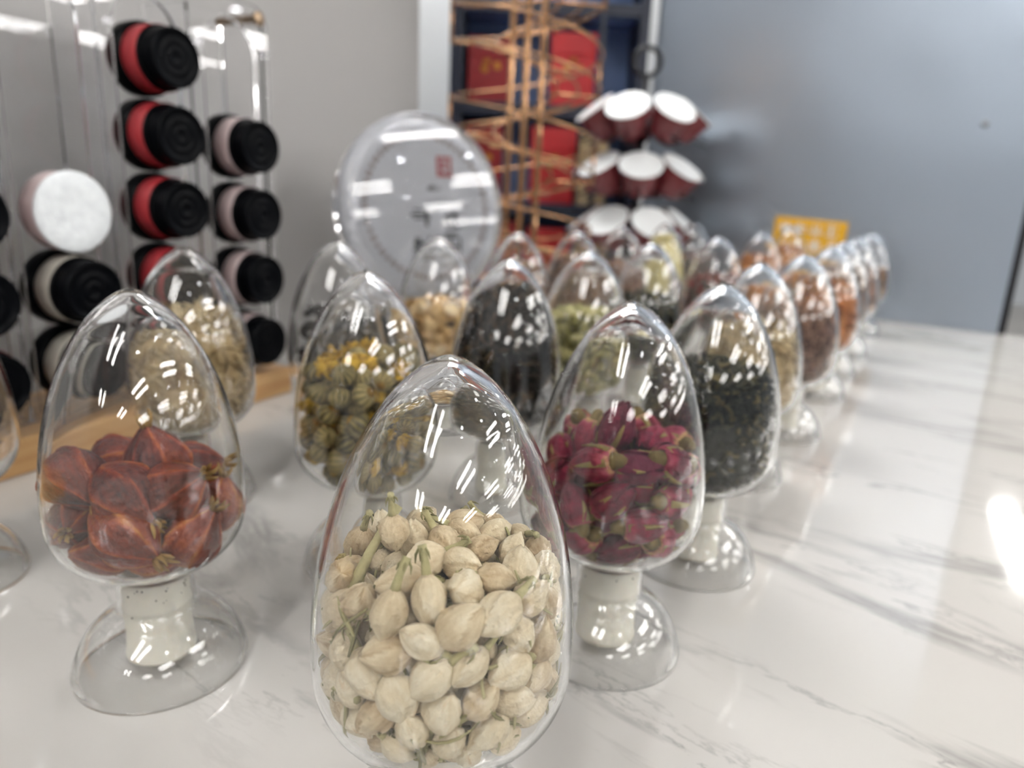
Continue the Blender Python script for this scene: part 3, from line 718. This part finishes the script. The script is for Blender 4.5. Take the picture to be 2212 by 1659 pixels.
# ---------------------------------------------------------------- cream lily petals, olive buds, black pieces
def petal_shell(seed, L, w, curve, wave):
    rng = random.Random(seed); V, n, m = [], 8, 6; ph = rng.uniform(0, 6)
    for side in (0, 1):
        for i in range(n + 1):
            v = i / n; an = (v - .5) * curve
            for k in range(m + 1):
                s = -1 + 2 * k / m; ww = w * math.sin(PI * (.06 + .88 * v)) ** .7
                z = L / curve * (1 - math.cos(an)) * 1.0 + .35 * ww * s * s + wave * math.sin(5 * v + 3 * s + ph) - side * .0008
                V.append((L / curve * math.sin(an), ww * s, z))
    q0 = (n + 1) * (m + 1); Fc = []
    for i in range(n):
        for k in range(m):
            q = (i * (m + 1) + k, i * (m + 1) + k + 1, (i + 1) * (m + 1) + k + 1, (i + 1) * (m + 1) + k); Fc += [q, tuple(q0 + j for j in q[::-1])]
    rim = list(range(m + 1)) + [i * (m + 1) + m for i in range(1, n + 1)] + [n * (m + 1) + k for k in range(m - 1, -1, -1)] + [i * (m + 1) for i in range(n - 1, 0, -1)]
    for j in range(len(rim)): a, b = rim[j], rim[(j + 1) % len(rim)]; Fc.append((a, q0 + a, q0 + b, b))
    return V, Fc
def petals_in(jxy, name, label, cat, group, mat, n, r, zf, bump, seed, L, w, curve, wave, shell=.016):
    ms = []
    for i in range(4):
        V, Fc = petal_shell(seed + i, L, w, curve, wave); ms.append(proto(link_mesh(name, V, Fc, mat, tone=[.5] * len(V))))
    P = settle(n, r, zf, bump, shell, seed); rng = random.Random(seed); d, nn = wall_dist(P)
    for i in range(n):
        nv = Vector(nn[i]); ax = (nv + Vector((rng.gauss(0, .5), rng.gauss(0, .5), rng.gauss(0, .5)))).normalized()
        q = Vector((0, 0, 1)).rotation_difference(ax) @ Euler((0, 0, rng.uniform(0, 6.28))).to_quaternion()
        place(ms[rng.randrange(4)], [], name, label % zone(P[i], .048, zf - .004), cat, group, jxy[0], jxy[1], P[i], q, rng.uniform(.8, 1.05))
petals_in(JC[3], 'lily_petal', 'cream dried petal, %s layer at the %s of the egg before the tea case', 'dried petal', 'cream petals in the egg', LILY, 60, .0074, .106, .008, 35, .019, .0062, 1.9, .0008)
petals_in(JC[0], 'dried_piece', 'black shrivelled piece, %s layer at the %s of the egg at the left edge', 'dried piece', 'black pieces in the left egg', FUNGUS, 44, .0072, .092, .008, 45, .017, .0055, 2.6, .0018)
petals_in(JC[2], 'dark_piece', 'dark shiny piece, %s layer at the %s of the egg behind chrysanthemums', 'dried piece', 'dark pieces behind the chrysanthemums', FUNGUS, 56, .0070, .112, .006, 55, .016, .005, 2.6, .0016)
gb = [proto(link_mesh('olive_bud', *jasmine_mesh(i + 20)[:2], GREENBUD, tone=jasmine_mesh(i + 20)[2])) for i in range(3)]
jx, jy = JB[3]; P = settle(110, .0058, .115, .004, .013, 65); rng = random.Random(66)
for i in range(len(P)):
    q = Euler((rng.uniform(0, 6), rng.uniform(0, 6), rng.uniform(0, 6))).to_quaternion()
    place(gb[rng.randrange(3)], [], 'olive_bud', 'olive dried bud, %s layer at the %s of the egg behind black tea' % zone(P[i], .048, .112), 'flower bud', 'olive buds in the middle egg', jx, jy, P[i], q, rng.uniform(.9, 1.15))

# ---------------------------------------------------------------- leaf teas and shreds (uncountable)
def heap(jxy, *a, **k): return stuff_heap(jxy[0], jxy[1], *a, **k)
heap(JC[1], 'tan_shreds', 'tan curled shreds heaped in the egg before the pale tins', 'dried shreds', TAN, .119, .004, 620, .017, .0010, .5, 71, coretone=.4)
heap(JB[2], 'black_tea', 'black twisted tea leaves piled almost to the tip of the egg', 'loose tea', BLACKTEA, .134, .010, 1300, .012, .0010, .35, 72, tilt=(.25, 0), coretone=.1)
heap(JA[2], 'green_tea', 'dark green rolled tea in the egg behind the rosebuds', 'loose tea', GREENTEA, .113, .007, 1700, .009, .0012, .8, 73, coretone=.15)
heap(JA[3], 'pale_flakes', 'pale brown flakes in the egg after the dark green tea', 'dried flakes', TAN, .112, .006, 420, .016, .0014, .3, 74, coretone=.4)
heap(JA[4], 'reddish_fibres', 'reddish brown fibres in the fifth egg of the outer row', 'dried fibres', FIBRE, .112, .004, 520, .028, .0006, .12, 75, coretone=.15)
heap(JA[5], 'orange_slices', 'orange brown slices in the egg behind the fibres', 'dried slices', ORANGE, .118, .006, 260, .016, .0022, .5, 76, coretone=.4)
heap(JA[6], 'brown_flakes', 'brown flakes in the third egg from the end of the outer row', 'dried flakes', BROWNTEA, .118, .006, 260, .014, .0018, .4, 77, coretone=.4)
heap(JA[7], 'tan_flakes', 'tan shreds in the second egg from the end of the outer row', 'dried flakes', FIBRE, .114, .006, 240, .014, .0018, .4, 78, coretone=.5)
heap(JA[8], 'rusty_flakes', 'rusty brown flakes in the farthest egg of the outer row', 'dried flakes', BROWNTEA, .106, .004, 240, .013, .0018, .4, 79, coretone=.5)
heap(JB[4], 'blackish_leaves', 'blackish green leaves in the egg below the pale yellow one', 'loose tea', GREENTEA, .108, .006, 420, .013, .0013, .5, 80, coretone=.15)
heap(JB[5], 'leaf_mix', 'grey-brown leaves with red bits in the middle row egg', 'loose tea', MIXRED, .112, .006, 320, .013, .0016, .4, 81, coretone=.2)
heap(JB[6], 'orange_peel', 'orange slices in the egg before the yellow sign', 'dried slices', ORANGE, .12, .008, 240, .014, .0022, .4, 82, coretone=.6)
heap(JC[4], 'golden_flakes', 'golden brown flakes in the egg behind the black tea', 'dried flakes', BROWNTEA, .122, .008, 320, .014, .0016, .4, 83, coretone=.5)
heap(JC[5], 'dark_flakes', 'dark brown flakes in the egg below the wire spiral', 'dried flakes', BROWNTEA, .126, .006, 300, .014, .0016, .4, 84, coretone=.35)
heap(JC[6], 'grey_shreds', 'greyish shreds in the egg between spiral and pod tree', 'dried shreds', FIBRE, .108, .006, 260, .014, .0016, .4, 85, coretone=.3)
heap(JC[7], 'pale_yellow_buds', 'pale yellow buds nearly filling the egg under the pod tree', 'dried flowers', PALEY, .136, .008, 300, .009, .0030, .4, 86, coretone=.5)
heap(JC[8], 'grey_leaves', 'greyish leaves in the egg right of the pod tree post', 'loose tea', MIXRED, .108, .006, 240, .014, .0016, .4, 87, coretone=.15)
heap(JC[9], 'amber_pieces', 'amber pieces in the egg beside the yellow sign', 'dried pieces', ORANGE, .12, .006, 220, .012, .0024, .4, 88, coretone=.8)
drop_protos()

# ------------------------------------------------------------------ acrylic tea tin stand
st = thing('tin_stand', 'clear acrylic tin dispenser stand on a bamboo base against the grey wall', 'display stand', ST(0, 0, 0), YAW_U)
# local frame: x along the counter, y = away from the viewer side (-N), z up
box('base', (-.42, .262, .0, .105, 0, .026), BAMBOO, st, .002)
COLS = (-.09, -.008, .064, .147, .228)
def sheet(name, x0, x1, z0, z1, y, th, holes, mat, parent):
    """acrylic sheet with rounded upper corners and U-shaped slots"""
    cu = bpy.data.curves.new(name, 'CURVE'); cu.dimensions = '2D'; cu.fill_mode = 'BOTH'; cu.extrude = th / 2; cu.bevel_depth = 0
    def spl(pts):
        s = cu.splines.new('POLY'); s.points.add(len(pts) - 1)
        for p, q in zip(s.points, pts): p.co = (q[0], q[1], 0, 1)
        s.use_cyclic_u = True
    rc = .018; pts = [(x0, z0), (x1, z0)] + [(x1 - rc + rc * math.cos(a), z1 - rc + rc * math.sin(a)) for a in np.linspace(0, PI / 2, 8)] + [(x0, z1)]
    spl(pts)
    for cx, w, zb, zt in holes:
        spl([(cx - w, zb), (cx + w, zb)] + [(cx + w * math.cos(a), zt - w + w * math.sin(a)) for a in np.linspace(0, PI, 21)])
    tmp = bpy.data.objects.new(name, cu); C.objects.link(tmp)
    me = bpy.data.meshes.new_from_object(tmp.evaluated_get(bpy.context.evaluated_depsgraph_get())); bpy.data.objects.remove(tmp)
    me.transform(Matrix.Translation((0, y, 0)) @ Matrix.Rotation(PI / 2, 4, 'X'))
    bm = bmesh.new(); bm.from_mesh(me); bmesh.ops.remove_doubles(bm, verts=bm.verts, dist=1e-5); bm.to_mesh(me); bm.free()
    me.materials.clear(); me.materials.append(mat); o = bpy.data.objects.new(name, me); C.objects.link(o); o.parent = parent; return o
bpy.context.view_layer.update()
sheet('front_panel', -.42, .272, .0265, .350, .027, .004, [(c, .0285, .032, .334) for c in COLS], ACRYL, st)
box('back_panel', (-.42, .272, .078, .082, .0265, .350), ACRYL, st, .0008)
for c in (-.049, .0295, .107, .1875, .2675): box('divider', (c - .0015, c + .0015, .0295, .0775, .0265, .338), ACRYL, st)
for x, z in ((.258, .339), (-.4, .339)):
    k = lathe('standoff', [(0, -.004), (.0055, -.004), (.006, -.0035), (.006, .0), (.0035, .0), (.0035, .048), (0, .048)], plain('brass_standoff', 'a08a72', .3, metal=1), st, 16); k.location = (x, .0225, z); k.rotation_euler = (-PI / 2, 0, 0)
# tins: local z = towards the viewer
TP = {}
def tin(col, z, band, label, group, white=False):
    t = thing('tea_tin', label, 'tea tin', ST(COLS[col], .007, z), 0, group)
    zax = N; xax = U; t.rotation_mode = 'QUATERNION'; t.rotation_quaternion = Matrix((xax, Vector((0, 0, 1)), zax)).transposed().to_quaternion()
    if white:
        lathe('body', [(0, -.034), (.0262, -.034), (.0272, -.033), (.0272, -.016), (0, -.016)], PALEBAND, t, 40)
        k = lathe('foil_seal', [(0, -.0145), (.0150, -.0143), (.0262, -.0135), (.0280, -.0145), (.0280, -.0158), (0, -.0158)], FROST, t, 48); k['label'] = 'crinkled white seal'
        return t
    if not TP:
        TP['body'] = lathe('body', [(0, -.046), (.0262, -.046), (.0272, -.045), (.0274, -.043), (.0274, -.0345), (.0266, -.0325), (.0238, -.0315), (.0238, -.0150), (0, -.0150)], TIN, t, 40)
        TP['lid'] = lathe('lid', [(0, -.0148), (.0214, -.0148), (.0217, -.0135), (.0217, -.0018), (.0211, -.0004), (.0200, 0), (.0192, -.0004), (.0187, -.0014), (.0130, -.0014), (.0122, -.0009), (.0110, -.0009), (.0102, -.0014), (.0066, -.0014), (.0058, -.0009), (.0046, -.0009), (.0040, -.0014), (0, -.0014)], LIDM, t, 44)
        TP['band'] = lathe('label_band', [(.0239, -.0312), (.0242, -.0310), (.0242, -.0156), (.0239, -.0152)], REDBAND, t, 40)
    else:
        copy_child(TP['body'], t); copy_child(TP['lid'], t)
        b = copy_child(TP['band'], t)
        if band is not REDBAND: b.data = b.data.copy(); b.data.materials[0] = band
    return t
for i, z in enumerate((.288, .2325, .177, .1215, .066)):
    tin(3, z, REDBAND, 'black tea tin with a red band, %s in the red column' % ('topmost', 'second from top', 'third from top', 'fourth from top', 'lowest')[i], 'red banded tins')
for i, z in enumerate((.2295, .172, .1145, .057)):
    tin(4, z, PALEBAND, 'black tea tin with a pale pink band, %s beside the grey wall' % ('topmost', 'second from top', 'third from top', 'lowest')[i], 'pale banded tins')
tin(2, .175, None, 'tin showing a crinkled round white seal instead of a black lid', 'tins of the second column', white=True)
tin(2, .1205, SILVERBAND, 'black tea tin with a silver-grey band below the white seal', 'tins of the second column')
tin(2, .065, SILVERBAND, 'black tea tin with a silver-grey band hidden low behind the gardenia egg', 'tins of the second column')
for i, z in enumerate((.2275, .174, .1195, .0655)):
    tin(1, z, REDBAND, 'black lidded tea tin at the left picture edge, %s of four' % ('topmost', 'second from top', 'third from top', 'lowest')[i], 'tins at the left edge')

# ------------------------------------------------------------------ round tea cake in a clear case on an easel
tcx, tcy, tcz, RD = -.112, .86, .178, .105
case = thing('tea_cake_case', 'round white paper wrapped tea cake in a clear plastic case, standing upright', 'tea cake', (tcx, tcy, tcz))
yaw = math.radians(-90 + 38)        # facing direction of the disc
zf_ = Vector((math.cos(yaw), math.sin(yaw), .16)).normalized(); xf = Vector((0, 0, 1)).cross(zf_).normalized(); yf = zf_.cross(xf)
case.rotation_mode = 'QUATERNION'; case.rotation_quaternion = Matrix((xf, yf, zf_)).transposed().to_quaternion()
lathe('case_shell', [(0, -.016), (RD - .003, -.016), (RD, -.013), (RD, .010), (RD - .003, .0135), (RD - .010, .015), (0, .015), (0, .0135), (RD - .0105, .0135), (RD - .0035, .012), (RD - .0018, .009), (RD - .0018, -.012), (RD - .004, -.0142), (0, -.0142)], CASE, case, 72)
lathe('paper_wrap', [(0, .0095), (.070, .0092), (.086, .0070), (.0955, .002), (.0970, -.004), (.093, -.011), (0, -.0125)], PAPER, case, 64)
V, Fc = [], []
def quad(bm, x0, x1, y0, y1, z):
    r = [bm.verts.new(p) for p in ((x0, y0, z), (x1, y0, z), (x1, y1, z), (x0, y1, z))]; f = bm.faces.new(r); e = bmesh.ops.extrude_face_region(bm, geom=[f]); bmesh.ops.translate(bm, verts=[g for g in e['geom'] if isinstance(g, bmesh.types.BMVert)], vec=(0, 0, .0003))
def strokes(parent, name, mat, cells, z, rng, boxed=False):
    bm = bmesh.new()
    for cx, cy_, w, h in cells:
        if boxed: quad(bm, cx - w, cx + w, cy_ - h, cy_ + h, z); continue
        for _ in range(4):
            yy = cy_ + rng.uniform(-h, h); x0 = cx - w * rng.uniform(.5, 1); quad(bm, x0, cx + w * rng.uniform(.5, 1), yy - h * .09, yy + h * .09, z)
        for _ in range(3):
            xx = cx + rng.uniform(-w * .8, w * .8); y0 = cy_ - h * rng.uniform(.5, 1); quad(bm, xx - w * .1, xx + w * .1, y0, cy_ + h * rng.uniform(.5, 1), z)
    return from_bm(name, bm, mat, parent)
rs = random.Random(4)
strokes(case, 'seal_mark', SEALRED, [(.024, .046, .010, .0115)], .0098, rs, True)
strokes(case, 'seal_character', PAPER, [(.024, .046, .007, .008)], .0103, rs)
strokes(case, 'ink_characters', INK, [(-.012, -.012, .014, .012), (-.012, -.042, .014, .013), (.030, -.012, .013, .012), (.030, -.042, .013, .013), (.008, .022, .012, .003)], .0098, rs)
bm = bmesh.new()
for k in range(56):
    a = 2 * PI * k / 56; r = .079; t_ = bmesh.ops.create_cube(bm, size=1)['verts']
    for v in t_: v.co = Matrix.Rotation(a, 3, 'Z') @ Vector((v.co.x * .006 + r, v.co.y * (.0045 if k % 2 else .006), v.co.z * .0004 + .0088))
o = from_bm('ring_lettering', bm, BROWNINK, case)
ez = thing('display_easel', 'small dark easel holding up the round tea case', 'easel', (tcx, tcy, 0), math.atan2(xf.y, xf.x))
bm = bmesh.new(); bm_box(bm, -.05, .05, -.03, .075, 0, .012, .002); from_bm('foot', bm, BLACKMETAL, ez)
bm = bmesh.new(); bm_box(bm, -.045, .045, -.026, -.020, .0122, .055, .001); bm_box(bm, -.045, .045, -.0198, .018, .0122, .058, .001); from_bm('ledge', bm, BLACKMETAL, ez)
tube('back_strut', [(0, .068, .0125), (0, .052, .12), (0, .044, .17)], .004, BLACKMETAL, ez)

# ------------------------------------------------------------------ rose gold wire spiral stand
sx, sy = .000, 1.13
sp = thing('spiral_stand', 'rose gold wire spiral stand winding round a triple post', 'wire stand', (sx, sy, 0))
RS, RI, PT = .108, .045, .122
def helix(r, zoff, a0, a1, n): return [(r * math.cos(a), r * math.sin(a), .332 - (a - PI) / (2 * PI) * PT + zoff) for a in np.linspace(a0, a1, n)]
A0, A1 = PI - 2 * PI * 2.0, PI + 2 * PI * 2.15
tube('outer_upper_rail', helix(RS, 0, A0, A1, 150), .0019, ROSEGOLD, sp)
tube('outer_lower_rail', helix(RS, -.046, A0, A1, 150), .0019, ROSEGOLD, sp)
tube('inner_rail', helix(RI, -.046, A0, A1, 130), .0017, ROSEGOLD, sp)
tube('middle_rail', helix((RS + RI) / 2, -.049, A0, A1, 140), .0017, ROSEGOLD, sp)
nb = 0
for a in np.arange(A0 + .2, A1 - .05, PI / 2):
    z = .332 - (a - PI) / (2 * PI) * PT
    tube('upright', [(RS * math.cos(a) * 1.02, RS * math.sin(a) * 1.02, z + .004), (RS * math.cos(a) * 1.02, RS * math.sin(a) * 1.02, z - .052)], .0024, ROSEGOLD, sp)
for a in np.arange(A0 + .1, A1 - .05, PI / 3):
    z = .332 - (a - PI) / (2 * PI) * PT - .0505
    tube('crossbar', [(RI * .75 * math.cos(a), RI * .75 * math.sin(a), z), (RS * 1.02 * math.cos(a), RS * 1.02 * math.sin(a), z)], .002, ROSEGOLD, sp)
for k in range(3):
    a = 2 * PI * k / 3 + .5; tube('post', [(.026 * math.cos(a), .026 * math.sin(a), .006), (.026 * math.cos(a), .026 * math.sin(a), .60)], .0044, ROSEGOLD, sp, 8)
lathe('base_disc', [(0, 0), (.075, 0), (.077, .002), (.077, .004), (.074, .006), (0, .006)], ROSEGOLD, sp, 40)

# ------------------------------------------------------------------ black pod tree
tx, ty = .217, 1.415
tr = thing('pod_tree', 'black metal three-tier pod tree with a ring handle before the steel wall', 'pod holder', (tx, ty, 0))
lathe('base_plate', [(0, 0), (.085, 0), (.087, .003), (.085, .007), (.014, .010), (0, .010)], BLACKMETAL, tr, 40)
tube('post', [(0, 0, .010), (0, 0, .412)], .0065, BLACKMETAL, tr, 10)
tube('ring_handle', [(.024 * math.cos(a), 0, .4365 + .024 * math.sin(a)) for a in np.linspace(0, 2 * PI, 28, endpoint=False)], .0048, BLACKMETAL, tr, 8, True)
TIERS = ((.352, math.radians(-90 + 25.7), 'top'), (.255, math.radians(-90 - 6), 'middle'), (.158, math.radians(-90 + 12), 'lowest'))
PODP = []
for zt, a0, nm in TIERS:
    lathe('tier_disc', [(.0066, zt - .014), (.058, zt - .034), (.060, zt - .032), (.0068, zt - .010)], BLACKMETAL, tr, 28, True)
    for k in range(7):
        a = a0 + 2 * PI * k / 7
        tube('arm', [(.058 * math.cos(a), .058 * math.sin(a), zt - .0335), (.118 * math.cos(a), .118 * math.sin(a), zt - .058)], .0022, BLACKMETAL, tr, 6)
    for k in range(7):
        a = a0 + 2 * PI * k / 7; rad = .094; til = math.radians(40 if nm != 'middle' else 36)
        front = math.sin(a) < .25; kin = sorted((math.cos(a0 + 2 * PI * q_ / 7), q_) for q_ in range(7) if (math.sin(a0 + 2 * PI * q_ / 7) < .25) == front)
        nth = ('first', 'second', 'third', 'fourth', 'fifth')[[q_ for _, q_ in kin].index(k)]
        p = thing('coffee_pod', 'white-lidded dark red coffee pod, %s from left at the %s of the %s tier' % (nth, 'front' if front else 'back', nm), 'coffee pod', (tx + rad * math.cos(a), ty + rad * math.sin(a), zt), 0, 'pods on the %s tier' % nm)
        p.rotation_euler = (0, til, a)
        if not PODP:
            PODP.append(lathe('cup', [(0, -.052), (.024, -.052), (.027, -.050), (.0345, -.004), (.0345, -.0008), (0, -.0008)], PODCUP, p, 28))
            PODP.append(lathe('foil_lid', [(0, .0012), (.0345, .0008), (.0388, .0016), (.0396, .0005), (.0388, -.0006), (.034, -.0006), (0, -.0006)], PODLID, p, 36))
        else:
            for ch in PODP: copy_child(ch, p)

# ------------------------------------------------------------------ blue display cabinet with red gift boxes
cab = thing('display_cabinet', 'tall navy display cabinet with blue back panels behind the wire spiral', 'cabinet', (.04, 1.6, FLOOR_Z))
zc = -FLOOR_Z
for x0, x1 in ((-.198, -.172), (.184, .205)): box('side_panel', (x0, x1, 0, .30, 0, 1.62), NAVY, cab, .002)
box('back_panel', (-.1715, .1835, .140, .148, .02, 1.60), BLUE, cab)
for z in (.0, zc + .158, zc + .358, zc + .552, 1.60): box('shelf_board', (-.1715, .1835, .002, .1395, z, z + (.018 if z < 1.5 else .02)), BLUE, cab, .001)
for z in (zc + .158, zc + .358, zc + .552): box('shelf_edge', (-.1715, .1835, -.008, .0018, z - .006, z + .018), NAVY, cab, .001)
box('front_post', (.104, .114, -.016, -.0085, .02, 1.60), NAVY, cab, .001)
def gift(x0, x1, z0, z1, mat, label, orn=True, y=1.625, d=.09):
    t = thing('gift_box', label, 'gift box', ((x0 + x1) / 2, y, z0), 0, 'red gift boxes in the cabinet'); w = (x1 - x0) / 2; h = z1 - z0
    box('box_body', (-w, w, 0, d, 0, h * .70), mat, t, .002); box('box_lid', (-w - .001, w + .001, -.001, d + .001, h * .7005, h), mat, t, .002)
    if orn:
        bm = bmesh.new(); rg = random.Random(int(x0 * 1000) % 97)
        for k in range(6):
            a = rg.uniform(0, 6.28); bm_box(bm, w * .3 * math.cos(a) - .006, w * .3 * math.cos(a) + .006, -.003, -.0012, h * .55 + .012 * math.sin(a) - .004, h * .55 + .012 * math.sin(a) + .004, .001, 1)
        from_bm('gold_emblem', bm, GOLD, t)
    return t
b1, b2, b3 = .3765, .1765, .019 - .9
gift(.050, .142, b1, .520, REDBOX, 'bright red gift box with a gold emblem on the upper right cabinet shelf')
gift(-.122, -.028, b1, .505, DARKRED, 'dark red gift box on the upper shelf behind the wire spiral')
gift(-.122, -.045, b2, .338, DARKRED, 'dark red gift box on the middle shelf above the tea case')
gift(.018, .112, b2, .335, REDBOX, 'bright red gift box on the middle shelf left of the pod tree')
gift(-.085, .000, -.05, .135, DARKRED, 'dark red gift box on the lowest shelf seen under the spiral')
gift(.020, .100, -.05, .125, REDBOX, 'red gift box on the lowest shelf behind the pod tree', False)
box2 = box('shelf_board', (-.1715, .1835, .002, .1395, zc - .068, zc - .051), BLUE, cab, .001)
for z0, z1, nm in ((b2, .320, 'middle shelf'), (-.05, .14, 'lowest shelf')):
    t = thing('carton', 'beige carton on the %s of the cabinet beside the red boxes' % nm, 'carton', (.150, 1.615, z0), 0, 'beige cartons'); h = z1 - z0
    box('carton_body', (-.030, .030, 0, .06, 0, h - .012), BEIGE, t, .002); box('carton_flap', (-.030, .030, -.001, .061, h - .0115, h), BEIGE, t, .001)

# ------------------------------------------------------------------ yellow sign and screw on the steel wall
q = sw(-.148, .0025)
sg = thing('yellow_sign', 'yellow card sign with two rows of white characters on the steel wall', 'sign', q + Vector((0, 0, .108)), math.atan2(SV.y, SV.x))
box('card', (-.066, .066, -.004, .002, 0, .066), YELLOW, sg, .001).rotation_euler = (0, math.radians(2), 0)
bm = bmesh.new(); rs = random.Random(9)
for row in (.018, .047):
    for k in range(4):
        cx = -.042 + k * .028
        for _ in range(3): yy = row + rs.uniform(-.009, .009); bm_box(bm, cx - .011, cx + .011, -.0055, -.0042, yy - .0014, yy + .0014)
        for _ in range(2): xx = cx + rs.uniform(-.007, .007); bm_box(bm, xx - .0014, xx + .0014, -.0055, -.0042, row - .011, row + .011)
from_bm('lettering', bm, WHITEINK, sg)
scp = sw(.105, .003)
t = thing('wall_screw', 'small round screw head high on the steel wall', 'screw', scp + Vector((0, 0, .345)), math.atan2(SV.y, SV.x))
k = lathe('screw_head', [(0, .003), (.003, .0028), (.0058, .0012), (.0062, -.003), (0, -.003)], SCREW, t, 16); k.rotation_euler = (PI / 2, 0, 0)
